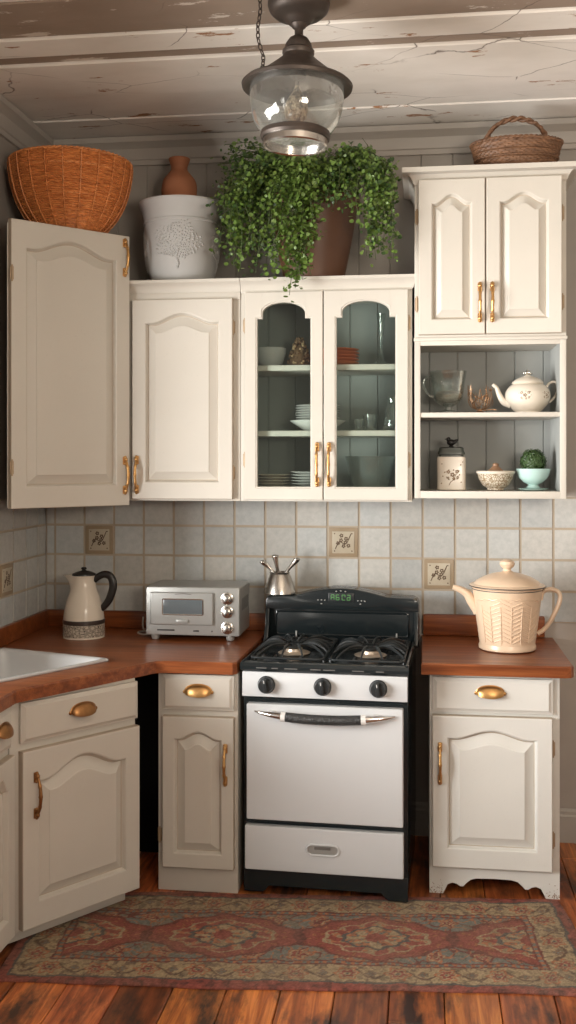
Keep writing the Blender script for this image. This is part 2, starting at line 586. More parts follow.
def raised_door(w, h, arch, st=.055, rail=.06, top=.05, t=.028, bw=.046, M=32):
    bm = NB()
    def loop(d, y, rect=None):
        if rect is not None:
            e = rect
            xs = [w / 2 + (i / M * 2 - 1) * -1 * (w / 2 - st) for i in range(M + 1)]
            xs[0], xs[-1] = w - e, e
            pts = [(e, e), (w - e, e)] + [(min(max(x, e), w - e), h - e) for x in xs]
        else:
            xl, xr, zb = st + d, w - st - d, rail + d
            zs = h - top - arch - d
            half = (xr - xl) / 2; cx = w / 2; ah = arch * (1 - .30 * max(0, d) / .046)
            pts = [(xl, zb), (xr, zb)] + [(cx + half * (1 - 2 * i / M), zs + ah * bell(1 - 2 * i / M)) for i in range(M + 1)]
        return [bm.verts.new((p[0], y, p[1])) for p in pts]
    L = [loop(0, 0, 0.0), loop(0, -t + .004, 0.0), loop(0, -t + .001, .0015), loop(0, -t, .004), loop(0, -t), loop(.004, -t + .002), loop(.007, -t + .012), loop(.010, -t + .0190), loop(.013, -t + .0195), loop(bw - .002, -t + .0040), loop(bw - .001, -t + .0020), loop(bw + .002, -t + .0010)]
    n = len(L[0])
    for q, (a, b) in enumerate(zip(L[:-1], L[1:])):
        for i in range(n):
            j = (i + 1) % n
            f = bm.faces.new((a[i], a[j], b[j], b[i]))
            if q in (0, 1, 7): f.material_index = 1
    bm.faces.new(L[-1]); bm.faces.new(L[0][::-1])
    return bm

def glass_door(w, h, arch, st=.048, rail=.052, top=.052, t=.020, M=40):
    bm = NB()
    S = [cos(pi * i / M) for i in range(M + 1)]
    ss = [1.0, .8001] + [.80 * cos(pi * i / M) for i in range(M + 1)] + [-.8001, -1.0]
    def loop(d, y, rect=None):
        xl, xr, zb = st + d, w - st - d, rail + d
        zs = h - top - arch - d; half = (xr - xl) / 2; cx = w / 2
        if rect is not None:
            e = rect
            xs = [cx + (w / 2 - st) * s for s in ss]; xs[0], xs[-1] = w - e, e
            pts = [(e, e), (w - e, e)] + [(x, h - e) for x in xs]
        else:
            pts = [(xl, zb), (xr, zb)] + [(cx + half * s, zs + arch * roundtop(s)) for s in ss]
        return [bm.verts.new((p[0], y, p[1])) for p in pts]
    L = [loop(0, 0, 0.0), loop(0, -t + .003, 0.0), loop(0, -t, .003), loop(-.006, -t), loop(-.004, -t + .003), loop(0, -t + .003), loop(.001, -t + .007), loop(.002, 0)]
    L.append(L[0])
    n = len(L[0])
    for a, b in zip(L[:-1], L[1:]):
        for i in range(n):
            j = (i + 1) % n
            try:
                bm.faces.new((a[i], a[j], b[j], b[i]))
            except ValueError:
                pass
    pane = NB()
    xl, xr, zb = st + .001, w - st - .001, rail + .001
    zs = h - top - arch - .001
    poly = [(xl, zb), (xr, zb)] + [(w / 2 + (xr - xl) / 2 * s, zs + arch * roundtop(s)) for s in ss]
    prism(pane, poly, -.009, -.006, 'y')
    return bm, pane

def bow_handle(parent, loc, L=.155, m='brass', flip=1):
    bm = NB()
    pts, rad = [], []
    for i in range(25):
        u = i / 24 * 2 - 1
        pts.append((0, -.012 - .020 * (1 - u * u) ** .8, u * L * .43))
        rad.append(.0042 + .0026 * (1 - abs(u)) + (.0014 if abs(abs(u) - .55) < .06 or abs(u) < .05 else 0))
    tube(bm, pts, rad, 10)
    for s in (-1, 1):
        z = s * L * .43
        ball(bm, (0, -.013, z), .0092, 0, 2, (.9, .9, 1.15))
        ball(bm, (0, -.008, s * L * .49), .0075, 0, 2, (.9, .8, 1.0))
        ball(bm, (0, -.006, z - s * .018), .0070, 0, 2, (.85, .7, 1.0))
        box(bm, -.0085, .0085, -.005, 0, min(z - s * .022, s * L * .515), max(z - s * .022, s * L * .515), .002)
    return obj('handle', bm, MT[m], parent, loc=loc)

def cup_pull(parent, loc, m='brass', A=.054):
    bm = NB(); nu, nv = 24, 10
    def grid(off):
        g = []
        for i in range(nu + 1):
            s = -1 + 2 * i / nu; k = sqrt(max(0, 1 - abs(s) ** 2.2)); row = []
            for j in range(nv + 1):
                ph = j / nv * pi / 2
                row.append(bm.verts.new(((A - off) * s, -(.028 - off) * k * sin(ph) - .0005, -.016 * k + (.045 - off) * k * cos(ph))))
            g.append(row)
        return g
    g1, g2 = grid(0), grid(.0025)
    for g, fl in ((g1, 0), (g2, 1)):
        for i in range(nu):
            for j in range(nv):
                q = (g[i][j], g[i + 1][j], g[i + 1][j + 1], g[i][j + 1])
                bm.faces.new(q[::-1] if fl else q)
    for i in range(nu):
        bm.faces.new((g1[i][nv], g1[i + 1][nv], g2[i + 1][nv], g2[i][nv]))
    rim = [(A * 1.02 * (-1 + 2 * i / nu), -.0015, -.016 * sqrt(max(0, 1 - abs(-1 + 2 * i / nu) ** 2.2)) + .046 * sqrt(max(0, 1 - abs(-1 + 2 * i / nu) ** 2.2))) for i in range(nu + 1)]
    tube(bm, rim, .0022, 6)
    bmesh.ops.remove_doubles(bm, verts=list(bm.verts), dist=.0002)
    for s in (-1, 1):
        ball(bm, (s * A, -.002, 0), .0075, 0, 2, (1, .4, 1))
    return obj('cup_pull', bm, MT[m], parent, loc=loc)

def hinge(parent, loc, m='hingem'):
    bm = NB(); tube(bm, [(0, -.004, -.028), (0, -.004, .028)], .0038, 8)
    for s in (-1, 1): ball(bm, (0, -.004, s * .030), .0042, 0, 1)
    box(bm, -.008, .008, -.0025, .001, -.026, .026, .001)
    return obj('hinge', bm, MT[m], parent, loc=loc)

def door(parent, x0, x1, z0, z1, arch, handles=(), hinges=(), m='cab', hm='brass', **k):
    d = obj('door', raised_door(x1 - x0, z1 - z0, arch, **k), [MT[m], MT['glaze']], parent, loc=(x0, -.001, z0), smooth=13)
    for hx, hz in handles:
        bow_handle(d, (hx - x0, -.0285, hz - z0), m=hm)
    for hx, hz in hinges:
        hinge(d, (hx - x0, -.0285 if x0 < hx < x1 else -.004, hz - z0))
    return d

def drawer(parent, x0, x1, z0, z1, cups, m='cab', hm='brass'):
    bm = NB(); w, h = x1 - x0, z1 - z0
    box(bm, 0, w, -.014, 0, 0, h, .002)
    # stepped and bevelled front
    t = bmesh.new(); bmesh.ops.create_cube(t, size=1)
    for v in t.verts:
        e = .012
        f = v.co.y < 0
        v.co = Vector(((.004 + (e if f else 0)) if v.co.x < 0 else w - .004 - (e if f else 0), -.021 if f else -.0135, (.004 + (e if f else 0)) if v.co.z < 0 else h - .004 - (e if f else 0)))
    _merge(bm, t, 0)
    d = obj('drawer', bm, MT[m], parent, loc=(x0, -.001, z0), smooth=20)
    for cx, cz in cups:
        cup_pull(d, (cx - x0, -.0215, cz - z0), m=hm)
    return d

def crown(parent, x0, x1, depth, z, left=True, right=True, m='cab', hgt=.055, out=.032):
    bm = NB()
    st = [(0.002, z - hgt), (.006, z - hgt + .006), (.008, z - hgt + .016), (.016, z - hgt + .030), (.026, z - hgt + .038), (out, z - hgt + .042), (out, z), (-.02, z)]
    rows = []
    for o, zz in st:
        l = x0 - (o if left else 0); r = x1 + (o if right else 0)
        rows.append([bm.verts.new(p) for p in ((l, depth, zz), (l, -o, zz), (r, -o, zz), (r, depth, zz))])
    for a, b in zip(rows[:-1], rows[1:]):
        for i in range(3):
            bm.faces.new((a[i], a[i + 1], b[i + 1], b[i]))
    bm.faces.new(rows[-1]); bm.faces.new(rows[0][::-1])
    for i in (0, 3):
        bm.faces.new([r[i] for r in rows])
    return obj('crown_moulding', bm, MT[m], parent, smooth=25)

# ---- 1. corner wall cabinet set across the corner
LA = Vector((-1.268, 4.275)); LB = Vector((-1.636, 3.885))
ang = math.atan2(LA.y - LB.y, LA.x - LB.x); w = (LA - LB).length
t = thing('corner_wall_cabinet', 'tall cream wall cabinet set across the corner below the wicker basket', 'cabinet', (LB.x, LB.y, 1.50), ang)
inv = Matrix.Rotation(-ang, 2)
poly = [tuple(inv @ (Vector(p) - LB)) for p in ((LB.x, LB.y), (LA.x, LA.y), (-1.40, 4.647), (WX + .012, 4.647), (WX + .012, 4.20), (-1.700, 4.035))]
bm = NB(); prism(bm, poly, 0, 1.135, 'z', 0, .002)
obj('carcass', bm, MT['cab'], t, smooth=20)
d = door(t, .004, w + .004, -.004, 1.147, .052, [(w - .022, 1.052), (w - .022, .125)], [(.006, .93), (.006, .16)], st=.062, rail=.085, top=.055, bw=.048)

# ---- 2. wall cabinet with one solid door
CY = 4.30
t = thing('wall_cabinet', 'cream wall cabinet with one solid arched door, between corner cabinet and glass doors', 'cabinet', (-1.262, CY, 1.515))
W1 = .492
bm = NB(); box(bm, 0, W1, 0, 4.647 - CY, 0, .90, .003)
obj('carcass', bm, MT['cab'], t, smooth=20)
crown(t, 0, W1, 4.647 - CY, .945, False, False)
bm = NB(); box(bm, 0, W1, -.006, .01, .858, .892, .004); obj('frieze', bm, MT['cab'], t, smooth=20)
door(t, .024, .462, .008, .862, .043, [(.046, .112)], [(.462, .74), (.462, .12)], st=.056, rail=.07, top=.055)

# ---- 3. glass-door wall cabinet
GX0, GX1 = -.768, -.044; GW = GX1 - GX0
t = thing('glass_door_cabinet', 'cream wall cabinet with two arched glass doors showing crockery inside', 'cabinet', (GX0, CY, 1.515))
D = 4.647 - CY
def hollow(bm, W, D, H, th=.018, fs=.03, top=.05, bot=.05, back=True, pitch=.125):
    box(bm, 0, th, .018, D, 0, H, 0, 0); box(bm, W - th, W, .018, D, 0, H, 0, 0)
    box(bm, th, W - th, .018, D, 0, th + .03, 0, 0); box(bm, th, W - th, .018, D, H - th, H, 0, 0)
    boards(bm, th, W - th, pitch, D - .016, th + .03, H - th, th + .05, D, 1)
    box(bm, th, th + .003, .02, D - .016, th + .03, H - th, 0, 1); box(bm, W - th - .003, W - th, .02, D - .016, th + .03, H - th, 0, 1)
    box(bm, 0, fs, 0, .018, 0, H, .002, 0); box(bm, W - fs, W, 0, .018, 0, H, .002, 0)
    box(bm, fs, W - fs, 0, .018, 0, bot, .002, 0); box(bm, fs, W - fs, 0, .018, H - top, H, .002, 0)
bm = NB(); hollow(bm, GW, D, .90, top=.055)
obj('carcass', bm, [MT['cab'], MT['inside']], t, smooth=20)
crown(t, 0, GW, D, .945, False, True)
bm = NB(); box(bm, 0, GW, -.006, .01, .884, .895, .003); obj('frieze', bm, MT['cab'], t, smooth=20)
for z in (.300, .580):
    bm = NB(); box(bm, .0215, GW - .0215, .03, D - .018, z - .024, z, .003); obj('shelf', bm, MT['cab'], t, smooth=20)
mid = GW / 2 - .008
for x0, x1, hx, hg in ((.020, mid - .002, mid - .026, .018), (mid + .002, GW - .016, mid + .024, GW - .014)):
    fr, pn = glass_door(x1 - x0, .880, .068, rail=.055, top=.045, st=.052)
    d = obj('door', fr, MT['cab'], t, loc=(x0, -.001, .006), smooth=25)
    obj('pane', pn, MT['glass'], d, smooth=20)
    bow_handle(d, (hx - x0, -.0205, .150), .178)
    for hz in (.17, .74):
        hinge(d, (hg - x0, -.004, hz))

# ---- 4. tall right wall cabinet with open shelves
RX0, RX1 = -.034, .577; RW = RX1 - RX0; RY = 4.265
t = thing('open_shelf_wall_cabinet', 'tall cream wall cabinet with two arched doors above open display shelves', 'cabinet', (RX0, RY, 1.532))
D = 4.647 - RY; H = 1.335
bm = NB(); th = .018
box(bm, 0, th, .018, D, 0, H, .001, 0); box(bm, RW - th, RW, .018, D, 0, H, .001, 0)
box(bm, th, RW - th, .018, D, 0, .028, 0, 0)
box(bm, th, RW - th, .018, D, .640, H, 0, 0)
boards(bm, th, RW - th, .125, D - .016, .028, .640, th + .045, D, 1)
box(bm, th, th + .003, .02, D - .016, .028, .64, 0, 1); box(bm, RW - th - .003, RW - th, .02, D - .016, .028, .64, 0, 1)
box(bm, 0, .024, 0, .018, 0, .655, .002, 0); box(bm, RW - .024, RW, 0, .018, 0, .655, .002, 0)
box(bm, .024, RW - .024, 0, .018, 0, .030, .002, 0); box(bm, .024, RW - .024, 0, .018, .630, .655, .002, 0)
box(bm, 0, RW, 0, .018, .655, H, .002, 0)
obj('carcass', bm, [MT['cab'], MT['shelfblue']], t, smooth=20)
bm = NB(); box(bm, -.004, RW + .004, -.010, .004, .648, .662, .004); obj('trim_rail', bm, MT['cab'], t, smooth=20)
bm = NB(); box(bm, .0215, RW - .0215, .004, D - .018, .334, .354, .003); obj('shelf', bm, MT['cab'], t, smooth=20)
crown(t, 0, RW, D, H + .020, True, True, hgt=.062, out=.050)
m_ = .288
door(t, .016, m_ - .002, .672, 1.308, .038, [(m_ - .024, .800)], [(.010, 1.16), (.010, .80)], st=.052, rail=.058, top=.058, bw=.040)
door(t, m_ + .002, RW - .020, .672, 1.308, .038, [(m_ + .026, .800)], [(RW - .016, 1.16), (RW - .016, .80)], st=.052, rail=.058, top=.058, bw=.040)

# ================================================================== BASE CABINETS
# ---- 5. corner base cabinet under the sink
BA = Vector((-1.085, 3.785)); BB = Vector((-1.405, 3.355)); bang = math.atan2(BA.y - BB.y, BA.x - BB.x); bw_ = (BA - BB).length
t = thing('corner_base_cabinet', 'cream base cabinet set diagonally under the white sink, with drawer and arched door', 'cabinet', (BB.x, BB.y, .0135), bang)
bm = NB()
box(bm, 0, bw_, 0, .02, .045, .848, .002)
box(bm, 0, .018, .02, .07, .045, .848); box(bm, bw_ - .018, bw_, .02, .16, .045, .848)
box(bm, .01, bw_ - .02, .035, .16, 0, .046, .002)
box(bm, .018, bw_ - .018, .02, .16, .046, .064)
obj('carcass', bm, MT['cab'], t, smooth=20)
drawer(t, .035, bw_ + .001, .698, .838, [(.285, .772)], hm='darkbrass')
door(t, .035, bw_ + .001, .056, .672, .058, [(.085, .515)], [], st=.062, rail=.085, top=.05, bw=.046, hm='darkbrass')

# ---- 6. base cabinet along the left wall
t = thing('end_base_cabinet', 'narrow cream base cabinet cut off by the left picture edge beside the sink', 'cabinet', (-1.405, 3.10, .0135), pi / 2)
bm = NB(); box(bm, 0, .245, 0, .35, .045, .848, .002); box(bm, 0, .24, .03, .33, 0, .046)
obj('carcass', bm, MT['cab'], t, smooth=20)
drawer(t, .02, .236, .698, .838, [(.15, .772)], hm='darkbrass')
door(t, .02, .236, .056, .672, .05, [], [], st=.05, rail=.07, hm='darkbrass')

# ---- 7. base cabinet left of the stove
t = thing('narrow_base_cabinet', 'narrow cream base cabinet with brass cup pull, between dark corner gap and stove', 'cabinet', (-1.032, 3.93, 0.0))
bm = NB(); w = .318
box(bm, 0, w, 0, .70, 0, .862, .003)
obj('carcass', bm, MT['cab'], t, smooth=20)
drawer(t, .018, w - .014, .714, .852, [(.165, .787)])
door(t, .022, w - .012, .100, .690, .030, [(w - .044, .51)], [(.008, .22)], st=.046, rail=.055, top=.055, bw=.044)

# ---- 8. freestanding base cabinet right of the stove
t = thing('footed_base_cabinet', 'freestanding cream base cabinet with scalloped foot board, right of the stove', 'cabinet', (.026, 4.04, 0.0))
bm = NB(); w = .496
box(bm, 0, w, 0, .60, .105, .858, .003)
for sx in (0, w - .018): box(bm, sx, sx + .018, .02, .60, 0, .106, .002)
cx = w / 2
half = [(.0, .0), (.052, 0), (.062, .020), (.070, .036), (.088, .043), (.105, .040), (.118, .031), (.130, .031), (.140, .042), (.158, .058), (.18, .064), (cx, .066)]
poly = half + [(w - a, b) for a, b in half[::-1][1:]] + [(w, .106), (0, .106)]
prism(bm, poly, 0, .020, 'y')
obj('carcass', bm, MT['cab2'], t, smooth=20)
rr = random.Random(5)
for sx, rng in ((.0, (.0, .05)), (w - .06, (.0, .06))):
    bm = NB()
    for i in range(55):
        px = sx + rr.uniform(.003, rng[1]); pz = rr.expovariate(60) * .8 + .002
        if pz < .06: ball(bm, (px, -.0003, pz), rr.uniform(.0008, .0022), 0, 1, (1, .3, 1))
    obj('chipped_paint', bm, MT['gilt'], t)
drawer(t, .012, w - .028, .712, .846, [(.232, .790)], m='cab2')
door(t, .010, w - .030, .112, .700, .034, [(.040, .516)], [(w - .026, .58), (w - .026, .23)], st=.056, rail=.072, top=.05, bw=.048, m='cab2')

# ================================================================== COUNTERTOPS
def slab(name, outer, hole, z0, z1, m, parent, bev=.006):
    bm = NB()
    def fill(z):
        es = []
        for lp in [outer] + ([hole] if hole else []):
            vs = [bm.verts.new((p[0], p[1], z)) for p in lp]
            es.append((vs, [bm.edges.new((vs[i], vs[(i + 1) % len(vs)])) for i in range(len(vs))]))
        bmesh.ops.triangle_fill(bm, use_beauty=True, use_dissolve=False, edges=[e for _, x in es for e in x])
        return [v for v, _ in es]
    zb = z1 - bev
    top = fill(z1); bot = fill(z0)
    # the upper edge is slightly pulled in for a soft edge
    for a, b in zip(top, bot):
        n = len(a)
        mid = [bm.verts.new((v.co.x, v.co.y, zb)) for v in a]
        for i in range(n):
            j = (i + 1) % n
            bm.faces.new((b[i], b[j], mid[j], mid[i])); bm.faces.new((mid[i], mid[j], a[j], a[i]))
    cen = [sum(p[0] for p in outer) / len(outer), sum(p[1] for p in outer) / len(outer)]
    n = len(outer)
    for i, v in enumerate(top[0]):
        p0, p1, p2 = Vector(outer[i - 1]), Vector(outer[i]), Vector(outer[(i + 1) % n])
        e = ((p1 - p0).normalized() + (p2 - p1).normalized())
        nrm = Vector((-e.y, e.x)).normalized()
        v.co.x += nrm.x * .005; v.co.y += nrm.y * .005
    return obj(name, bm, m, parent, smooth=20)
sink_out = [(-1.205, 3.862), (-1.725, 4.035), (-1.725, 3.395), (-1.492, 3.395)]     # rim outline
def shrink(poly, f):
    c = Vector((sum(p[0] for p in poly) / len(poly), sum(p[1] for p in poly) / len(poly)))
    return [tuple(c + (Vector(p) - c) * f) for p in poly]
t = thing('countertop', 'L-shaped red-brown wooden worktop around the sink and under the toaster oven', 'countertop', (0, 0, .862))
outer = [(WX + .01, 3.05), (-1.372, 3.05), (-1.372, 3.335), (-1.056, 3.830), (-1.046, 3.852), (-1.026, 3.875), (-.99, 3.884), (-.727, 3.884), (-.712, 3.90), (-.700, 4.62), (-.700, 4.648), (WX + .01, 4.648)]
slab('worktop', outer, shrink(sink_out, .93), .0, .046, MT['counter'], t)
bm = NB(); box(bm, WX + .012, -.70, 4.626, 4.648, .047, .125, .004); obj('backsplash', bm, MT['counter'], t, smooth=20)
bm = NB(); box(bm, WX + .011, WX + .031, 3.05, 4.625, .047, .125, .004); obj('backsplash', bm, MT['counter'], t, smooth=20)

t = thing('small_countertop', 'short red-brown wooden worktop with rounded corner on the footed cabinet', 'countertop', (0, 0, .860))
outer = [(-.006, 3.995), (.535, 3.995), (.560, 4.003), (.572, 4.025), (.572, 4.648), (-.006, 4.648)]
slab('worktop', outer, None, .0, .044, MT['counter'], t)
bm = NB(); box(bm, .0, .535, 4.624, 4.648, .045, .140, .010); obj('backsplash', bm, MT['counter'], t, smooth=20)

# near-black sheet that paints in the shade of the gap beside the corner cabinet
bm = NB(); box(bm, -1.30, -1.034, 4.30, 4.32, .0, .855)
struct('gap_shade_sheet', bm, MT['darkvoid'], smooth=0)

# ---- sink
t = thing('sink', 'white enamel corner sink let into the wooden worktop', 'sink', (0, 0, .9085))
def rp(poly, r, n=5):
    out = []
    k = len(poly)
    for i in range(k):
        p0, p1, p2 = Vector(poly[i - 1]), Vector(poly[i]), Vector(poly[(i + 1) % k])
        a = p1 + (p0 - p1).normalized() * r; b = p1 + (p2 - p1).normalized() * r
        for j in range(n + 1):
            s = j / n
            out.append(tuple(a * (1 - s) ** 2 + p1 * 2 * s * (1 - s) + b * s * s))
    return out
bm = NB()
loops = []
for f, z, r in ((1.0, 0, .02), (1.0, .006, .02), (.985, .010, .02), (.93, .010, .03), (.905, .004, .035), (.89, -.004, .04), (.86, -.09, .05), (.80, -.118, .06), (.3, -.122, .04)):
    loops.append([bm.verts.new((p[0], p[1], z)) for p in rp(shrink(sink_out, f), r)])
for a, b in zip(loops[:-1], loops[1:]):
    k = len(a)
    for i in range(k):
        j = (i + 1) % k
        bm.faces.new((a[i], a[j], b[j], b[i]))
bm.faces.new(loops[-1])
sk = obj('basin', bm, MT['white'], t, smooth=40)
md = sk.modifiers.new('thick', 'SOLIDIFY'); md.thickness = .004; md.offset = -1
bm = NB(); c = Vector((sum(p[0] for p in sink_out) / 4, sum(p[1] for p in sink_out) / 4, -.1215))
lathe(bm, [(0, .002), (.018, .002), (.03, .004), (.036, .0015), (.036, 0)], 28, c); obj('drain', bm, MT['chrome'], t)
# ================================================================== STOVE
RXm = Matrix.Rotation(pi / 2, 4, 'X')        # local z -> -y (towards the viewer)
t = thing('stove', 'black and white gas stove with three knobs between the wooden worktops', 'stove', (-.374, 3.905, .0135), R(-2.2))
bm = NB()
box(bm, -.318, .318, .018, .655, .088, .862, .004)
prism(bm, [(-.318, 0), (-.245, 0), (-.232, .008), (-.218, .026), (.218, .026), (.232, .008), (.245, 0), (.318, 0), (.318, .09), (-.318, .09)], .012, .60, 'y', 0, .004)
for z in (.283, .752):
    tube(bm, [(-.305, .014, z), (.305, .014, z)], .007, 8)
obj('body', bm, MT['black'], t)
# bottom drawer
bm = NB(); box(bm, -.308, .303, -.016, .018, .096, .266, .007, seg=3)
dr = obj('drawer', bm, MT['white'], t, smooth=30)
cap = [(.058 * s + .022 * cos(a), .180 + .022 * sin(a)) for s, a0 in ((1, -pi / 2), (-1, pi / 2)) for a in [a0 + pi * i / 10 for i in range(11)]]
cap = [((.040 if i < 11 else -.040) + .022 * cos((-pi / 2 if i < 11 else pi / 2) + pi * (i % 11) / 10), .188 + .020 * sin((-pi / 2 if i < 11 else pi / 2) + pi * (i % 11) / 10)) for i in range(22)]
bm = NB(); tube(bm, [(p[0] - .004, -.0185, p[1]) for p in cap], .0042, 8, closed=True); prism(bm, [(p[0] - .004, p[1]) for p in cap], -.0170, -.0162, 'y', 1)
obj('finger_pull', bm, [MT['white'], MT['silver']], dr)
bm = NB(); box(bm, -.036, .026, -.0195, -.0172, .190, .201, .001); obj('pull_slot', bm, MT['silverdk'], dr)
# oven door
bm = NB(); box(bm, -.300, .302, -.022, .016, .292, .738, .007, seg=3)
od = obj('oven_door', bm, MT['white'], t, smooth=30)
bm = NB(); pts, rad = [], []
for i in range(31):
    u = i / 30 * 2 - 1
    pts.append((.003 + u * .268, -.030 - .032 * (1 - u * u) ** .6, .712 - .016 * (1 - u * u)))
    rad.append(.0030 + .0130 * (1 - abs(u) ** 3.5))
tube(bm, pts, rad, 12, flat=1.0)
for s in (-1, 1): box(bm, .003 + s * .20 - .012, .003 + s * .20 + .012, -.045, -.018, .694, .716, .003)
hd = obj('handle', bm, MT['chrome'], od)
bm = NB(); sub = [p for p in pts if abs(p[0] - .003) < .152]
tube(bm, sub, .0185, 14)
n = N('knurled_black_grip'); co = n.coord(); n.set(Base_Color=(.03, .031, .031), Roughness=.45); n.bump(n.voro(co, 160), .8, .003); MT['grip'] = n.m
obj('grip', bm, MT['grip'], hd)
for s in (-1, 1):
    bm = NB()
    p = [q for q in pts if abs(q[0] - .003 - s * .160) < .0185]
    tube(bm, p, .0195, 14)
    obj('collar', bm, MT['whitecer'], hd)
# control panel
bm = NB(); prism(bm, [(-.020, .765), (.03, .765), (.03, .860), (-.014, .860)], -.318, .318, 'x', 0, .004)
cp = obj('control_panel', bm, MT['white'], t, smooth=30)
def add_knob(x, z):
    bm = NB(); M_ = Matrix.Translation((x, -.0175, z)) @ RXm
    lathe(bm, [(0, .0), (.034, .0), (.034, .004), (.031, .007), (.029, .024), (.026, .030), (0, .031)], 36, M=M_, fr=lambda a, z: 1 + (.018 * sin(a * 18) if .006 < z < .026 else 0))
    box(bm, -.0075, .0075, -.026, .026, .026, .040, .003, 0, M_ @ Matrix.Rotation(.15, 4, 'Z'))
    box(bm, -.0015, .0015, .012, .024, .0395, .0410, 0, 1, M_ @ Matrix.Rotation(.15, 4, 'Z'))
    return obj('knob', bm, [MT['blackmat'], MT['mark']], cp)
for x in (-.222, -.004, .208): add_knob(x, .812)
# cooktop
bm = NB()
sec = [(-.024, .866), (-.030, .872), (-.030, .884), (-.022, .896), (-.010, .8985), (.012, .898), (.022, .891), (.545, .891), (.545, .866)]
prism(bm, sec, -.323, .323, 'x')
for s in (-1, 1):
    tube(bm, [(s * .314, -.012, .894), (s * .314, .54, .894)], .008, 8)
for x0, x1 in ((-.26, -.22), (-.20, -.175), (-.15, -.10), (-.05, -.01), (.0, .045), (.11, .155), (.20, .23)):
    box(bm, x0, x1, -.0312, -.029, .8765, .880, 0, 1)
ct = obj('cooktop', bm, [MT['black'], MT['silverdk']], t, smooth=30)
for gi, gx in enumerate((-.152, .158)):
    gy = .215
    bm = NB(); lathe(bm, [(0, .892), (.062, .892), (.066, .896), (.060, .899), (.036, .902), (.034, .913), (.020, .915), (0, .915)], 36, (gx, gy, 0))
    bn = obj('burner', bm, MT['alu'], ct)
    bm = NB(); lathe(bm, [(0, .9155), (.026, .9155), (.029, .919), (.026, .923), (0, .924)], 30, (gx, gy, 0)); obj('burner_cap', bm, MT['blackmat'], bn)
    bm = NB()
    hx, y0, y1 = .142, .032, .505
    fr = rp([(gx - hx, y0), (gx + hx, y0), (gx + hx, y1), (gx - hx, y1)], .03)
    tube(bm, [(p[0], p[1], .9050) for p in fr], .0042, 8, closed=True)
    for (fx, fy) in ((gx - hx, y0 + .03), (gx + hx, y0 + .03), (gx - hx, y1 - .03), (gx + hx, y1 - .03)):
        tube(bm, [(fx, fy, .8915), (fx, fy, .907)], .006, 8)
    for k in range(14):
        a = 2 * pi * k / 14 + .11
        dx, dy = cos(a), sin(a)
        ends = []
        lim = min(hx / abs(dx) if abs(dx) > 1e-3 else 9, ((y1 - gy) if dy > 0 else (gy - y0)) / abs(dy) if abs(dy) > 1e-3 else 9)
        lim = min(lim, .24)
        P = [(gx + dx * (.040 + (lim - .040) * u), gy + dy * (.040 + (lim - .040) * u), .931 + .012 * sin(pi * u) - .020 * u ** 3) for u in [i / 8 for i in range(9)]]
        tube(bm, P, [.0030 + .0028 * (1 - abs(2 * i / 8 - 1)) for i in range(9)], 6, flat=1.3)
    for yy in (.345, .39, .435, .475):
        tube(bm, [(gx - hx, yy, .9065), (gx + hx, yy, .9065)], .0042, 6)
    for xx in (gx - .05, gx + .05):
        tube(bm, [(xx, y0, .9065), (xx, y0 + .05, .9065)], .004, 6); tube(bm, [(xx, .345, .9065), (xx, y1, .9065)], .004, 6)
    obj('grate', bm, MT['blackmat'], ct)
# backguard
bm = NB()
top = [(.335, 1.058), (.328, 1.072), (.310, 1.080), (.20, 1.084)] + [(.20 - .40 * i / 16, 1.084 + .034 * sin(pi * i / 16)) for i in range(1, 16)] + [(-.20, 1.084), (-.310, 1.080), (-.328, 1.072), (-.335, 1.058)]
prism(bm, [(-.335, .866)] + [(.335, .866)] + top, .572, .655, 'y', 0, .004)
prism(bm, [(-.335, 1.022)] + [(.335, 1.022)] + top, .540, .60, 'y', 0, .007)
for s in (-1, 1): prism(bm, [(.50, .886), (.575, .886), (.575, 1.03), (.545, 1.03), (.530, .95)], s * .335 - (.018 if s > 0 else 0), s * .335 + (.018 if s < 0 else 0), 'x', 0, .004)
bg = obj('backguard', bm, MT['black'], t, smooth=30)
bm = NB(); box(bm, -.292, .292, .566, .574, .905, 1.012, .005)
tube(bm, [(p[0], .566, p[1]) for p in rp([(-.288, .910), (.288, .910), (.288, 1.008), (-.288, 1.008)], .015)], .003, 6, closed=True)
obj('splash_panel', bm, MT['black'], bg, smooth=30)
bm = NB(); box(bm, -.055, .058, .5375, .5415, 1.060, 1.098, .003); dp = obj('clock_display', bm, MT['blackmat'], bg)
bm = NB()
for i, x in enumerate((-.036, -.014, .012, .034)):
    for k, (dx, dz, hw, hh) in enumerate(((0, .011, .006, .0012), (0, 0, .006, .0012), (0, -.011, .006, .0012), (-.0065, .0055, .0012, .0045), (.0065, .0055, .0012, .0045), (-.0065, -.0055, .0012, .0045), (.0065, -.0055, .0012, .0045))):
        if (i * 3 + k) % 5 == 2: continue
        box(bm, x + dx - hw, x + dx + hw, .5368, .5376, 1.079 + dz - hh, 1.079 + dz + hh)
obj('digits', bm, MT['grn'], dp, smooth=0)
for x, z in ((-.10, 1.066), (-.085, 1.066), (-.07, 1.066), (.075, 1.066), (.09, 1.066), (.105, 1.064), (-.02, 1.105), (0, 1.107), (.02, 1.105), (.085, 1.052), (-.085, 1.050)):
    bm = NB(); ball(bm, (x, .539, z), .0035, 0, 2, (1.2, .5, .8))
    obj('button', bm, MT['silver'], bg)
for x in (-.20, .24):
    bm = NB(); box(bm, x - .003, x + .003, .560, .569, .893, .925, .001); obj('bracket', bm, MT['silver'], bg)

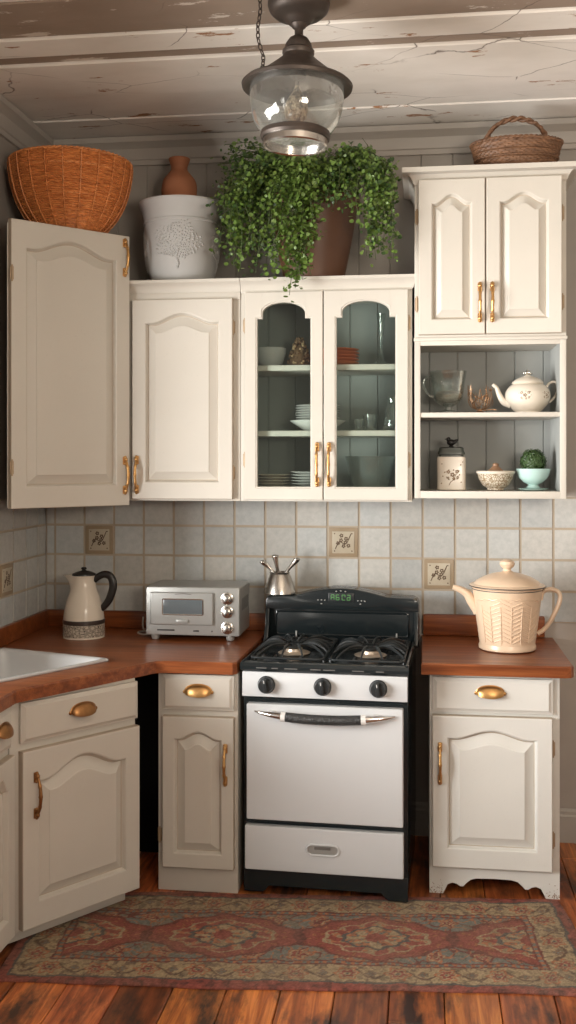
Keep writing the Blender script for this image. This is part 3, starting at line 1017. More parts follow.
# ---- small steel pot on the backguard
t = thing('steel_pot', 'small conical steel pot with three upright handles standing on the stove back', 'pot', (-.628, 4.495, 1.0985), .2)
bm = NB()
lathe(bm, [(0, 0), (.062, 0), (.067, .003), (.066, .012), (.047, .074), (.040, .088), (.043, .094), (.040, .096), (.037, .090), (.020, .086), (0, .084)], 40)
obj('body', bm, MT['steel'], t)
for a, dx, ht, lean in ((0, -.066, .140, 0), (1, -.018, .165, 0), (2, .066, .150, 0)):
    bm = NB()
    P = bez((dx * .35, (-.01, .012, 0)[a], .086), (dx * .5, .0, .11), (dx * .8, .0, .125), (dx * 1.05, .0, ht), 10)
    tube(bm, P, [.0072 + (.0068 * (i / 10) ** 3) for i in range(11)], 10)
    e = Vector(P[-1]); ball(bm, e, .0150, 0, 2, (1, 1, .55))
    obj('handle', bm, MT['steel'], t)
t.scale = (1.08, 1.02, 1.0)

# ================================================================== TOASTER OVEN
t = thing('toaster_oven', 'silver grey toaster oven with three dials on the wooden worktop', 'toaster oven', (-1.193, 4.325, .9095))
w, h, dd = .402, .222, .262
bm = NB(); box(bm, 0, w, .008, dd, .020, h, .012, seg=3)
for i in range(8):
    box(bm, w - .001, w + .0008, .06 + i * .02, .07 + i * .02, .12, .17, 0, 1)
bd = obj('body', bm, [MT['silver'], MT['silverdk']], t, smooth=30)
bm = NB(); box(bm, .002, w - .002, 0, .012, .022, h - .002, .006); fc = obj('front_panel', bm, MT['silver'], t, smooth=30)
bm = NB(); box(bm, .024, .292, -.014, .0, .066, .200, .007, seg=3)
dr = obj('door', bm, MT['silver'], t, smooth=30)
bm = NB(); box(bm, .080, .247, -.0165, -.0135, .112, .170, .002); obj('window', bm, MT['smokeglass'], dr)
bm = NB(); tube(bm, [(p[0], -.0150, p[1]) for p in rp([(.077, .109), (.250, .109), (.250, .173), (.077, .173)], .005)], .0024, 6, closed=True); obj('window_frame', bm, MT['chrome'], dr)
bm = NB(); box(bm, .135, .188, -.024, -.012, .076, .090, .003); obj('handle', bm, MT['silver'], dr)
bm = NB(); tube(bm, [(.13, -.0142, .192), (.165, -.0142, .195), (.20, -.0142, .192)], .0015, 5); obj('badge', bm, MT['silverdk'], dr)
for z in (.176, .122, .056):
    bm = NB(); M_ = Matrix.Translation((.350, .0, z)) @ RXm
    lathe(bm, [(0, 0), (.026, 0), (.026, .003), (.020, .005), (.018, .018), (.014, .021), (0, .022)], 32, M=M_)
    box(bm, -.003, .003, -.014, .016, .020, .025, .001, 1, M_ @ Matrix.Rotation(-.6, 4, 'Z'))
    obj('dial', bm, [MT['steel'], MT['silverdk']], t)
bm = NB(); box(bm, .05, .125, -.001, .004, .040, .046, .001); obj('vent_slot', bm, MT['blackplastic'], t)
bm = NB(); box(bm, .205, .23, -.001, .003, .038, .044, .001); obj('indicator', bm, MT['blackplastic'], t)
bm = NB(); ball(bm, (.285, 0, .041), .004, 0, 1); obj('indicator', bm, MT['blackplastic'], t)
for x in (.035, w - .045):
    for y in (.035, dd - .04):
        bm = NB(); lathe(bm, [(0, 0), (.014, 0), (.018, .008), (.018, .022), (0, .022)], 20, (x, y, 0)); obj('foot', bm, MT['silver'], t)
bm = NB(); tube(bm, spline([(.03, .255, .03), (-.02, .25, .006), (-.06, .20, .0042), (-.075, .15, .0042), (-.04, .11, .0042), (-.012, .13, .0042), (-.03, .17, .0042), (-.065, .22, .0042), (-.085, .27, .02), (-.09, .296, .05)], 8), .0038, 7)
obj('power_cord', bm, MT['ivory'], t)
t.scale = (1.03, 1.0, 1.05)

# ================================================================== COFFEE JUG
t = thing('coffee_jug', 'cream ceramic jug with black handle, black lid and dark patterned base band', 'jug', (-1.484, 4.366, .9095))
bm = NB()
pr = prof([(.0, .0), (.084, .0), (.089, .004), (.090, .03), (.090, .075), (.088, .095), (.083, .13), (.072, .17), (.059, .205), (.052, .235), (.051, .258), (.054, .272)], 4)
pr = [(0, 0)] + pr[4:]
def spoutf(a, z):
    if z < .20: return 1
    k = (z - .20) / .072
    c = max(0, cos(a - pi)) ** 8
    return 1 + .75 * c * k ** 1.4
lathe(bm, pr + [(.049, .270), (.047, .25), (0, .248)], 72, fr=lambda a, z: spoutf(a, z))
obj('body', bm, MT['ceramic'], t)
n = N('dark_scroll_band'); co = n.coord(scale=(1, 1, 1.2)); f = n.ramp(n.voro(co, 62, 'DISTANCE_TO_EDGE'), [(.10, 1.0), (.16, 0.0)])
f2 = n.ramp(n.voro(co, 85), [(.24, 1.0), (.30, 0.0)])
n.set(Base_Color=n.mix(n.mix(.5, f, f2), (.50, .44, .36), (.045, .035, .03)), Roughness=.35); MT['band'] = n.m
bm = NB(); lathe(bm, [(.0895, .008), (.0912, .008), (.0914, .060), (.0896, .060)], 64); obj('scroll_band', bm, MT['band'], t)
bm = NB(); lathe(bm, [(.0895, .060), (.0918, .062), (.0922, .070), (.0915, .079), (.0885, .081)], 64); obj('dark_ring', bm, plain('brown_black_ring', (.05, .035, .030), .3), t)
bm = NB(); lathe(bm, [(0, .262), (.043, .262), (.052, .273), (.051, .279), (.030, .288), (.012, .292), (.008, .296), (.013, .301), (.010, .307), (0, .309)], 40); obj('lid', bm, MT['blackplastic'], t)
bm = NB(); P = bez((.046, 0, .250), (.10, 0, .305), (.150, 0, .27), (.128, 0, .20), 12) + bez((.128, 0, .20), (.118, 0, .165), (.10, 0, .14), (.080, 0, .125), 8)[1:]
tube(bm, P, [.0115 + .003 * sin(pi * i / (len(P) - 1)) for i in range(len(P))], 12, flat=1.25); obj('handle', bm, MT['blackplastic'], t)

# ================================================================== STONEWARE TEA URN ON THE RIGHT WORKTOP
t = thing('lidded_pot', 'large peach cream lidded teapot with herringbone relief on the small wooden worktop', 'teapot', (.348, 4.34, .9055))
bm = NB()
def ur(z): return .116 + (.148 - .116) * (z / .262)
lathe(bm, [(0, 0), (.113, 0), (.121, .005), (.122, .018), (.1175, .026), (.118, .03), (ur(.15), .15), (.148, .258), (.150, .266), (.147, .270), (.141, .266), (.138, .24), (0, .235)], 80)
body = obj('body', bm, MT['peach'], t)
bm = NB()
def on(u, z, off=.0012):           # u = arc length around the front
    r = ur(z) + off; a = -pi / 2 + u / .138
    return (r * cos(a), r * sin(a), z)
for c in range(-2, 4):
    u0 = -.108 + .045 * (c + 2) - .02
    s = 1 if c % 2 else -1
    for k in range(11):
        z0 = .040 + k * .0175
        lim = .225 - .035 * (abs(u0 + .022) / .1) ** 2
        if z0 + .018 > lim + .01: continue
        P = [on(u0 + .0435 * i / 5, z0 + (.020 * (i / 5) if s > 0 else .020 * (1 - i / 5))) for i in range(6)]
        tube(bm, P, .0020, 6)
    tube(bm, [on(u0, .04 + .16 * i / 8) for i in range(9)], .0022, 6)
for rr in (0.0,):
    P = [on(-.155 + .31 * i / 30, .218 + .012 * sin(pi * i / 30) + .003 * sin(i * 2.1)) for i in range(31)]
    tube(bm, P, .0022, 6)
obj('herringbone_relief', bm, MT['peach'], body)
bm = NB(); lathe(bm, [(.0, .262), (.146, .266), (.160, .272), (.162, .277), (.158, .281), (.142, .284), (.132, .296), (.100, .314), (.060, .328), (.028, .334), (.018, .340), (.016, .348), (.026, .356), (.033, .368), (.030, .380), (.017, .388), (0, .390)], 80)
ld = obj('lid', bm, MT['peach'], t)
bm = NB(); tube(bm, [(.1615 * cos(2 * pi * i / 80), .1615 * sin(2 * pi * i / 80), .2755) for i in range(80)], .0022, 6, closed=True)
obj('dark_rim_line', bm, MT['blackmat'], ld)
bm = NB(); tube(bm, [(.1502 * cos(2 * pi * i / 80), .1502 * sin(2 * pi * i / 80), .262) for i in range(80)], .0018, 6, closed=True)
obj('dark_rim_line', bm, MT['blackmat'], body)
bm = NB(); P = spline([(-.120, 0, .165), (-.150, -.005, .205), (-.172, -.008, .238), (-.205, -.010, .258), (-.232, -.010, .266)], 5)
tube(bm, P, [.030 - .019 * (i / (len(P) - 1)) ** .7 for i in range(len(P))], 16); obj('spout', bm, MT['peach'], t)
bm = NB(); P = spline([(.140, 0, .215), (.152, 0, .252), (.185, 0, .262), (.214, 0, .250), (.222, 0, .222), (.205, 0, .170), (.165, 0, .098), (.128, 0, .068)], 5)
tube(bm, P, .0098, 12, flat=1.2); obj('handle', bm, MT['peach'], t)
t.scale = (.965, .965, .955)
# ================================================================== THINGS ON TOP OF THE WALL CABINETS
def weave(bm, profile, nstake, rows, amp, seg_per=4, sx=1, sy=1, c=(0, 0, 0)):
    """woven basket wall: rows bulge in and out around upright stakes"""
    P = [Vector((p[0], p[1])) for p in profile]
    L = [0]
    for a, b in zip(P[:-1], P[1:]): L.append(L[-1] + (b - a).length)
    def at(s):
        s *= L[-1]
        for i in range(len(P) - 1):
            if s <= L[i + 1] or i == len(P) - 2:
                f = (s - L[i]) / max(1e-9, L[i + 1] - L[i]); q = P[i].lerp(P[i + 1], f); d = (P[i + 1] - P[i]).normalized()
                return q, Vector((d.y, -d.x))
    n = nstake * seg_per
    rings = []
    rr = random.Random(11)
    for r in range(rows):
        ph = pi * (r % 2); jit = rr.uniform(-.3, .3) * amp
        for k, bulge in ((0, -.55), (.5, .55)):
            q, nr = at((r + k) / rows)
            ring = []
            for i in range(n):
                a = 2 * pi * i / n
                o = amp * (sin(a * nstake / 2 * 2 + ph) * .6 + bulge) + jit
                p = q + nr * o
                ring.append(bm.verts.new((c[0] + p.x * cos(a) * sx, c[1] + p.x * sin(a) * sy, c[2] + p.y)))
            rings.append(ring)
    for a, b in zip(rings[:-1], rings[1:]):
        for i in range(n):
            j = (i + 1) % n
            bm.faces.new((a[i], a[j], b[j], b[i]))
    return rings

def braid_ring(bm, r, z, th, c=(0, 0, 0), sx=1, sy=1, n=120, tw=34):
    for k in range(2):
        pts = []
        for i in range(n):
            a = 2 * pi * i / n; q = a * tw / 2 + pi * k
            rr = r + th * .5 * cos(q)
            pts.append((c[0] + rr * cos(a) * sx, c[1] + rr * sin(a) * sy, c[2] + z + th * .45 * sin(q)))
        tube(bm, pts, th * .62, 6, closed=True)

# big wicker bowl basket 
t = thing('wicker_basket', 'large round orange-brown wicker bowl basket on the corner cabinet', 'basket', (-1.489, 4.212, 2.6365))
bm = NB()
pr = prof([(.100, 0), (.135, .020), (.184, .075), (.224, .15), (.247, .23), (.258, .30), (.260, .332)], 3)
weave(bm, pr, 44, 42, .0046, 4)
weave(bm, [(p[0] - .010, p[1] + .004) for p in pr], 44, 46, .002, 4)
lathe(bm, [(0, .004), (.100, .004), (.106, .010), (0, .014)], 60)
obj('woven_bowl', bm, MT['wicker'], t, smooth=60)
bm = NB(); braid_ring(bm, .256, .335, .009, n=260, tw=70); obj('rim', bm, MT['wicker'], t, smooth=60)
bm = NB()
for k in range(22):
    a = 2 * pi * k / 22 + .07
    P = [((p[0] + .0045) * cos(a), (p[0] + .0045) * sin(a), p[1]) for p in pr]
    tube(bm, P, .0030, 5)
obj('stakes', bm, MT['wicker'], t, smooth=60)

t.scale = (.99, .99, .93)
# white relief pot
t = thing('white_pot', 'chalky white pot with raised tree relief between wicker basket and trailing plant', 'pot', (-1.060, 4.447, 2.461))
bm = NB()
pr = prof([(.095, 0), (.120, .008), (.147, .05), (.162, .12), (.167, .20), (.167, .262)], 4)
lathe(bm, [(0, 0)] + pr + [(.171, .265), (.171, .272), (.167, .275), (.171, .300), (.180, .328), (.192, .350), (.191, .358), (.180, .360), (.10, .3595), (0, .3595)], 90)
body = obj('body', bm, MT['matpot'], t, smooth=30)
rr = random.Random(4)
def pr_r(z):
    for a, b in zip(pr[:-1], pr[1:]):
        if z <= b[1]:
            return a[0] + (b[0] - a[0]) * (z - a[1]) / max(1e-6, b[1] - a[1])
    return pr[-1][0]
def dot(u, z, r):
    a = -pi / 2 + u / .16 + .10
    q = pr_r(z)
    ball(bm, (q * cos(a), q * sin(a), z), r, 0, 1)
for u0, sc in ((.0, 1.3), (-.235, .95), (.235, .95)):
    bm = NB()
    for k in range(190):
        a = k * 2.39996; q = .0058 * sqrt(k) * sc
        if sin(a) < -.55 and q > .03: q *= .75
        dot(u0 + q * cos(a) * (1 + .12 * cos(5 * a)), .165 + q * sin(a) * .85 * (1 + .12 * cos(5 * a)), rr.uniform(.0026, .0046) * sc)
    for j in range(10):
        dot(u0 + .004 * sin(j), .060 + .009 * j, .0055 * sc)
    for s in (-1, 1):
        for j in range(6): dot(u0 + s * (.006 + .010 * j) * sc, .10 + .004 * j, .0042 * sc)
    obj('tree_relief', bm, MT['matpot'], body, smooth=60)

# terracotta vase on the pot
t = thing('terracotta_vase', 'small rough terracotta vase with flared neck standing on the white pot', 'vase', (-1.078, 4.47, 2.822), 0)
bm = NB()
Ms = Matrix.Diagonal((1.0, 1.0, 1.28, 1))
lathe(bm, [(0, 0)] + prof([(.040, 0), (.066, .012), (.079, .045), (.074, .085), (.050, .112), (.038, .125), (.037, .138), (.046, .158), (.048, .164), (.042, .166), (.032, .15), (.028, .13)], 4) + [(0, .12)], 48, M=Ms, fr=lambda a, z: 1 + .006 * sin(3 * a + z * 90))
obj('body', bm, MT['terracotta'], t, smooth=60)

# trailing plant
PX, PY, PZ = -.470, 4.437, 2.461
t = thing('potted_trailing_plant', 'bushy trailing green plant in a dark terracotta pot on the glass-door cabinet', 'potted plant', (PX, PY, PZ))
bm = NB()
lathe(bm, [(0, 0), (.120, 0), (.130, .006), (.150, .10), (.172, .22), (.188, .315), (.194, .320), (.198, .335), (.198, .362), (.192, .368), (.182, .366), (.178, .34), (0, .335)], 80, fr=lambda a, z: 1 + .004 * sin(5 * a + 40 * z))
obj('pot', bm, MT['darkterra'], t, smooth=40)
bm = NB(); lathe(bm, [(0, .338), (.15, .342), (.177, .341)], 40); obj('soil', bm, MT['darkvoid'], t)

rr = random.Random(21)
leaves, stems = [], []
def ok(p):
    if p.y > 4.640: return False
    if p.x > -.088 and p.z < 2.905 and p.y > 4.205: return False
    if p.z < 2.468 and p.y > 4.238: return False
    if p.z < 2.85 and (Vector((p.x, p.y)) - Vector((-1.060, 4.447))).length < .215: return False
    if p.z < 2.995 and (Vector((p.x, p.y)) - Vector((-1.072, 4.47))).length < .10: return False
    q = (Vector((p.x, p.y)) - Vector((PX, PY))).length
    if p.z < 2.835 and q < .130 + .075 * (p.z - 2.461) / .36 + .012: return False
    if p.z > 3.06 or p.x > -.088 - .03 * sin(p.z * 40) ** 2: return False
    if p.x > -.20 and p.z > 2.93: return False
    if p.x > -.30 and p.z > 2.99: return False
    return True
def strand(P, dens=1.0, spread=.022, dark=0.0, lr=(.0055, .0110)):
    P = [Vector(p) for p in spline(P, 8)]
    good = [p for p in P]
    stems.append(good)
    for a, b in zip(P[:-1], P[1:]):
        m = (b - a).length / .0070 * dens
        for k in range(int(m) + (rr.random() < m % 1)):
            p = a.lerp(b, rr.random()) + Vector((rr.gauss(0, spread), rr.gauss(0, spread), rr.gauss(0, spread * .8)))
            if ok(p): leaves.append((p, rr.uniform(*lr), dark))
base = Vector((PX, PY, PZ + .355))
# mound over the pot
for i in range(150):
    a = rr.uniform(0, 2 * pi); q = rr.uniform(.05, .33); z = rr.uniform(.0, .20) * (1 - (q / .36) ** 2)
    ex = Vector((PX - .01 + q * cos(a) * 1.0, 4.415 + q * sin(a) * .62, PZ + .385 + z))
    if ex.y > 4.63: ex.y = 4.63 - rr.uniform(0, .06)
    m = base.lerp(ex, .5) + Vector((0, 0, .05))
    strand([base + Vector((.4 * (ex.x - base.x) * .3, 0, 0)), m, ex], .85, .026, .5 if ex.y > 4.42 else .15)  # more dark leaves at the back, as shade put into the colour
# left bush, reaching over towards the white pot
for i in range(75):
    ex = Vector((rr.uniform(-.90, -.62), rr.uniform(4.25, 4.58), rr.uniform(2.58, 3.03)))
    if abs(ex.z - 2.84) / .22 + abs(ex.x + .745) / .18 > 1.35: continue
    m = base.lerp(ex, .55) + Vector((0, 0, .10))
    strand([base, m, ex], 1.0, .028, .45)
# left hanging sprays
for i in range(20):
    x = rr.uniform(-.83, -.60); zb = rr.uniform(2.47, 2.62); y = rr.uniform(4.19, 4.27)
    strand([base, (x * .5 + PX * .5, y + .07, 2.95), (x, y, 2.80), (x + rr.uniform(-.03, .03), y - .01, (2.8 + zb) / 2), (x + rr.uniform(-.05, .03), y - .01, zb)], 1.0, .021, .2)
# centre cascade, the brightest
for i in range(30):
    x = rr.gauss(-.510, .050); zb = rr.uniform(2.43, 2.66); y = rr.uniform(4.175, 4.215)
    if i < 4: x, zb = -.52 + .02 * (i - 1), 2.37 + .03 * i
    strand([base, (x * .7 + PX * .3, y + .05, 2.93), (x, y, 2.80), (x + rr.uniform(-.02, .02), y, (2.8 + zb) / 2), (x + rr.uniform(-.03, .03), y, zb)], 1.1, .018, 0.0, (.006, .0115))
# right cascade
for i in range(30):
    x = rr.gauss(-.185, .050); zb = rr.uniform(2.50, 2.72); y = rr.uniform(4.14, 4.20)
    x = min(x, -.115)
    strand([base, (x * .6 + PX * .4, y + .12, 2.98), (x, y + .03, 2.87), (x + rr.uniform(-.02, .03), y, (2.85 + zb) / 2), (x + rr.uniform(-.02, .03), y, zb)], 1.0, .021, .25)
# fringe over the front rim of the pot
for i in range(46):
    x = rr.uniform(-.60, -.28); y = rr.uniform(4.19, 4.225)
    strand([base, (x * .8 + PX * .2, y + .08, 2.93), (x, y + .01, 2.86), (x + rr.uniform(-.02, .02), y, rr.uniform(2.72, 2.82))], 1.0, .020, .3)
for i in range(45):
    ex = Vector((rr.uniform(-.88, -.62), rr.uniform(4.30, 4.60), rr.uniform(2.90, 3.05)))
    strand([base, base.lerp(ex, .5) + Vector((0, 0, .06)), ex], .9, .026, .6)
# stray sprays at the top
for i in range(14):
    x = rr.uniform(-.85, -.10)
    strand([base, (x, 4.4, 2.97), (x + rr.uniform(-.06, .06), 4.36, rr.uniform(3.0, 3.06))], .7, .012, .4)
T0 = Vector((PX, PY, PZ))
def leafmesh(name, sel, mat):
    bm = NB()
    for p, r, d in sel:
        # round leaf, slightly cupped, tipped outwards and down
        nrm = Vector((rr.gauss(0, .55), -abs(rr.gauss(.55, .4)), rr.gauss(.55, .45)))
        nrm.normalize()
        u = nrm.orthogonal().normalized(); a0 = rr.uniform(0, 6.28)
        v = nrm.cross(u)
        c = bm.verts.new(p - T0 - nrm * r * .18)
        ring = []
        for k in range(7):
            a = a0 + 2 * pi * k / 7
            rad = r * (.80 if k == 0 else 1.0)
            ring.append(bm.verts.new(p - T0 + (u * cos(a) + v * sin(a)) * rad))
        for k in range(7):
            bm.faces.new((c, ring[k], ring[(k + 1) % 7]))
    o = obj(name, bm, mat, t, smooth=0, recalc=False)
    for p in o.data.polygons: p.use_smooth = True
    return o
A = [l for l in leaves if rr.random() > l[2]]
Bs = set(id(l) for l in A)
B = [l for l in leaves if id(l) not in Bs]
leafmesh('foliage', A, MT['leaf']); leafmesh('shaded_foliage', B, MT['leafdk'])  # second mesh is the same leaves in a darker green, painted as shaded
bm = NB()
for P in stems:
    Q = [p - T0 for p in P[::2]]
    Q = [q for q in Q if ok(q + T0) or ((q + T0).z > 2.83 and (q + T0).y < 4.63 and (q + T0).x < -.20)]
    if len(Q) > 2: tube(bm, Q, .0014, 4, caps=False)
obj('stems', bm, MT['stem'], t)

# seagrass basket on the right cabinet
t = thing('handled_basket', 'low oval brown seagrass basket with arched handle on the tall right cabinet', 'basket', (.385, 4.345, 2.8885))
bm = NB(); sy = .62
pr = [(.150, 0), (.160, .02), (.172, .055), (.183, .095), (.186, .110)]
weave(bm, pr, 36, 15, .0035, 4, 1, sy)
weave(bm, [(p[0] - .010, p[1] + .003) for p in pr], 36, 15, .002, 4, 1, sy)
lathe(bm, [(0, .003), (.15, .003), (.156, .010), (0, .012)], 50, sy=sy)
obj('woven_body', bm, MT['seagrass'], t, smooth=60)
bm = NB(); braid_ring(bm, .184, .112, .0085, sy=sy, n=200, tw=56); braid_ring(bm, .170, .046, .005, sy=sy, n=200, tw=56); obj('rim', bm, MT['seagrass'], t, smooth=60)
bm = NB()
for k in range(2):
    P = []
    for i in range(61):
        u = pi * i / 60; q = i * .55 + pi * k
        r = .118
        P.append((-r * cos(u) * 1.05 + .0065 * cos(q) * cos(u), .0065 * sin(q), .108 + .112 * sin(u) ** .9 + .0065 * cos(q) * sin(u)))
    tube(bm, P, .0078, 7)
obj('handle', bm, MT['seagrass'], t, smooth=60)
bm = NB(); lathe(bm, [(0, .012), (.155, .055), (.168, .100), (.12, .114), (.05, .121), (0, .122)], 50, sy=sy); ball(bm, (.01, -.0, .127), .012, 0, 2); obj('lid', bm, MT['seagrass'], t, smooth=60)

# ================================================================== CEILING LAMP
LX, LY = -.397, 3.285
t = thing('ceiling_lamp', 'dark bronze lantern lamp with bell glass shade hanging from the ceiling boards', 'lamp', (LX, LY, CZ - .001), 0)
bm = NB()
lathe(bm, [(0, 0), (.095, 0), (.100, -.012), (.101, -.030), (.094, -.050), (.078, -.064), (.058, -.070), (.044, -.078), (.034, -.090), (.020, -.094), (0, -.094)], 56)
obj('canopy', bm, MT['iron'], t)
bm = NB(); lathe(bm, [(0, -.088), (.028, -.090), (.022, -.102), (.014, -.108), (.014, -.128), (.018, -.134), (0, -.136)], 30); obj('stem', bm, MT['iron'], t)
tilt = R(2.0)
Lr = (0, tilt, 0)
def lrot(): return Matrix.Translation((0, 0, -.13)) @ Matrix.Rotation(tilt, 4, 'Y') @ Matrix.Translation((0, 0, .13))
LM = lrot()
bm = NB()
lathe(bm, [(0, -.128), (.016, -.129), (.030, -.138), (.042, -.156), (.046, -.172), (.052, -.178), (.052, -.186), (.049, -.192), (.052, -.200), (.070, -.216), (.100, -.240), (.128, -.262), (.152, -.274), (.172, -.282), (.180, -.290), (.178, -.299), (.168, -.300), (.14, -.288), (.10, -.266), (.05, -.235), (0, -.225)], 64, M=LM)
cap_ = obj('cap', bm, MT['iron'], t, smooth=30)
bm = NB()
gp = prof([(.150, -.292), (.152, -.315), (.151, -.345), (.146, -.378), (.135, -.408), (.119, -.432), (.105, -.448)], 5)
lathe(bm, gp, 72, M=LM)
gs = obj('glass_shade', bm, MT['lampglass'], t, smooth=60)
bm = NB(); lathe(bm, [(.108, -.438), (.112, -.442), (.114, -.456), (.110, -.464), (.106, -.464), (.103, -.456), (.103, -.442), (.108, -.438)], 64, M=LM)
lathe(bm, [(.101, -.456), (.105, -.462), (.104, -.484), (.100, -.488), (.096, -.484), (.096, -.464), (.101, -.456)], 64, M=LM, mi=1)
obj('ring', bm, [MT['iron'], MT['steel']], t, smooth=30)
bm = NB(); lathe(bm, [(0, -.471), (.097, -.471)], 48, M=LM); obj('bottom_glass', bm, MT['lampglass'], t)
bm = NB(); lathe(bm, [(0, -.222), (.024, -.222), (.026, -.262), (.016, -.270), (.006, -.276), (.006, -.29), (0, -.292)], 28, M=LM); obj('socket', bm, MT['iron'], t)
n = N('speckled_amber_bulb'); co = n.coord(); n.set(Base_Color=n.mix(n.ramp(n.noise(co, 70, 4, .7), [(.42, 0.0), (.58, 1.0)]), (.10, .070, .045), (.40, .31, .21)), Roughness=.3); MT['bulb'] = n.m
bm = NB(); lathe(bm, prof([(.004, -.285), (.012, -.306), (.030, -.335), (.038, -.365), (.034, -.392), (.020, -.408), (.0, -.414)], 4), 40, M=LM); obj('bulb', bm, MT['bulb'], t, smooth=60)
# chain from the ceiling to the brim
bm = NB()
cpts = [Vector(p) for p in spline([(-.125, -.02, .0), (-.123, -.02, -.05), (-.131, -.02, -.10), (-.128, -.02, -.15), (-.113, -.02, -.20), (-.118, -.02, -.235), (-.130, -.02, -.249)], 8)]
acc, last = 0, cpts[0]; links = [cpts[0]]
for p in cpts[1:]:
    d = (p - last).length
    acc += d
    if acc > .0155: links.append(p); acc = 0
    last = p
for i, (a, b) in enumerate(zip(links[:-1], links[1:])):
    d = (b - a).normalized(); c = (a + b) / 2
    s = d.orthogonal().normalized() if False else Vector((1, 0, 0)) - d * d.x
    s.normalize(); s2 = d.cross(s)
    s = s * cos(.5 + (i % 2) * pi / 2) + s2 * sin(.5 + (i % 2) * pi / 2)
    tube(bm, [c + d * .0125 * cos(2 * pi * k / 14) + s * .0062 * sin(2 * pi * k / 14) for k in range(14)], .0021, 6, closed=True)
lathe(bm, [(0, 0), (.010, 0), (.010, -.004), (0, -.006)], 16, (-.125, -.02, 0))
obj('chain', bm, MT['iron'], t)
# ================================================================== DISPLAY SHELF
def flowers(bm, P, mi=0, s=1.0, squash=None):
    """small flower transfer: P(u, v) -> (point, normal)"""
    rr = random.Random(9)
    for (u, v, q) in ((0, 0, 1), (.014, .010, .8), (-.013, .009, .8), (.004, -.013, .7), (-.014, -.010, .6), (.016, -.008, .6)):
        for k in range(5):
            a = 2 * pi * k / 5 + u * 90
            p = P(u * s + .0048 * q * s * cos(a), v * s + .0048 * q * s * sin(a))
            ball(bm, p, .0030 * q * s, mi, 1)
    for k in range(9):
        a = 2 * pi * k / 9
        p = P((.022 + .004 * sin(3 * a)) * s * cos(a), (.019 + .004 * cos(2 * a)) * s * sin(a))
        ball(bm, p, .0022 * s, mi, 1)

UZ, LZ = 1.8875, 1.5615     # shelf surfaces
# glass mug
t = thing('glass_mug', 'clear footed glass mug with handle on the upper display shelf beside wire ornament', 'mug', (.108, 4.43, UZ))
bm = NB(); op = [(0, .003), (.036, .001), (.040, .004), (.036, .010), (.016, .016), (.014, .026), (.030, .034), (.055, .050), (.060, .075), (.066, .12), (.074, .166), (.0755, .168), (.072, .166), (.063, .12), (.057, .075), (.050, .054), (.02, .042), (0, .042)]
lathe(bm, op, 48, fr=lambda a, z: 1 + (.012 * sin(12 * a) if z > .06 else 0)); obj('bowl', bm, MT['ware'], t, smooth=50)
bm = NB(); lathe(bm, [(0, .044), (.046, .057), (.054, .076), (.040, .088), (0, .092)], 32); obj('filling', bm, plain('pale_wax_filling', (.50, .44, .36), .5, 0, .3, 30), t)
bm = NB(); tube(bm, bez((-.066, 0, .145), (-.115, 0, .165), (-.105, 0, .075), (-.058, 0, .066), 14), .0052, 10); obj('handle', bm, MT['ware'], t)
t.scale = (1.06, 1.0, 1.08)
# wire ornament
t = thing('wire_ornament', 'small tangled copper wire ornament between glass mug and floral teapot', 'ornament', (.240, 4.42, UZ))
bm = NB(); rr = random.Random(2)
lathe(bm, [(0, 0), (.022, 0), (.024, .004), (.012, .010), (.010, .018), (0, .020)], 24)
for i in range(34):
    a = rr.uniform(0, 6.28); q = rr.uniform(.020, .060); h = rr.uniform(.060, .125)
    tube(bm, bez((0, 0, .014), (q * .9 * cos(a), q * .5 * sin(a), .02), (q * 1.1 * cos(a + .3), q * .6 * sin(a), h * .6), (q * cos(a + .5) * .9, q * .6 * sin(a + .5), h), 10), .0011, 5)
for i in range(4):
    a = i * 1.5; tube(bm, [(.032 * cos(a + 6.28 * k / 14), .018 * sin(a + 6.28 * k / 14), .04 + .012 * i + .012 * sin(6.28 * k / 14 * 2 + a)) for k in range(14)], .0014, 5, closed=True)
ball(bm, (.045, -.01, .100), .007, 0, 1); ball(bm, (-.04, 0, .085), .006, 0, 1)
tube(bm, [(.015, -.02, .012), (.05, -.025, .016), (.066, -.025, .014)], .0022, 6)
obj('wire', bm, MT['copper'], t)
# teapot
t = thing('floral_teapot', 'cream porcelain teapot with brown floral motif at the end of the upper display shelf', 'teapot', (.440, 4.425, UZ))
tp = [(0, 0), (.050, 0), (.055, .003), (.056, .008), (.068, .020), (.087, .045), (.094, .070), (.091, .092), (.078, .112), (.064, .122), (.060, .126)]
bm = NB(); lathe(bm, [(0, 0), (.050, 0)] + prof(tp[2:], 4) + [(.056, .124), (0, .120)], 64)
def onpot(c0, z0):
    def P(u, v):
        z = z0 + v
        for a, b in zip(tp[2:-1], tp[3:]):
            if z <= b[1]:
                r = a[0] + (b[0] - a[0]) * (z - a[1]) / max(1e-6, b[1] - a[1]); break
        an = c0 + u / .09
        return ((r + .0004) * cos(an), (r + .0004) * sin(an), z)
    return P
flowers(bm, onpot(-pi / 2 - .22, .072), 1, 1.05); flowers(bm, onpot(-pi / 2 + .85, .074), 1, .9)
b_ = obj('body', bm, [MT['ceramic'], MT['gilt']], t, smooth=45)
bm = NB(); P = spline([(-.072, 0, .040), (-.100, 0, .050), (-.118, 0, .078), (-.130, 0, .108), (-.146, 0, .124)], 6)
tube(bm, P, [.021 - .014 * (i / (len(P) - 1)) ** .6 for i in range(len(P))], 16); obj('spout', bm, MT['ceramic'], t, smooth=60)
bm = NB(); tube(bm, spline([(.076, 0, .108), (.092, 0, .128), (.115, 0, .130), (.124, 0, .108), (.112, 0, .070), (.088, 0, .045)], 6), .0055, 10); obj('handle', bm, MT['ceramic'], t)
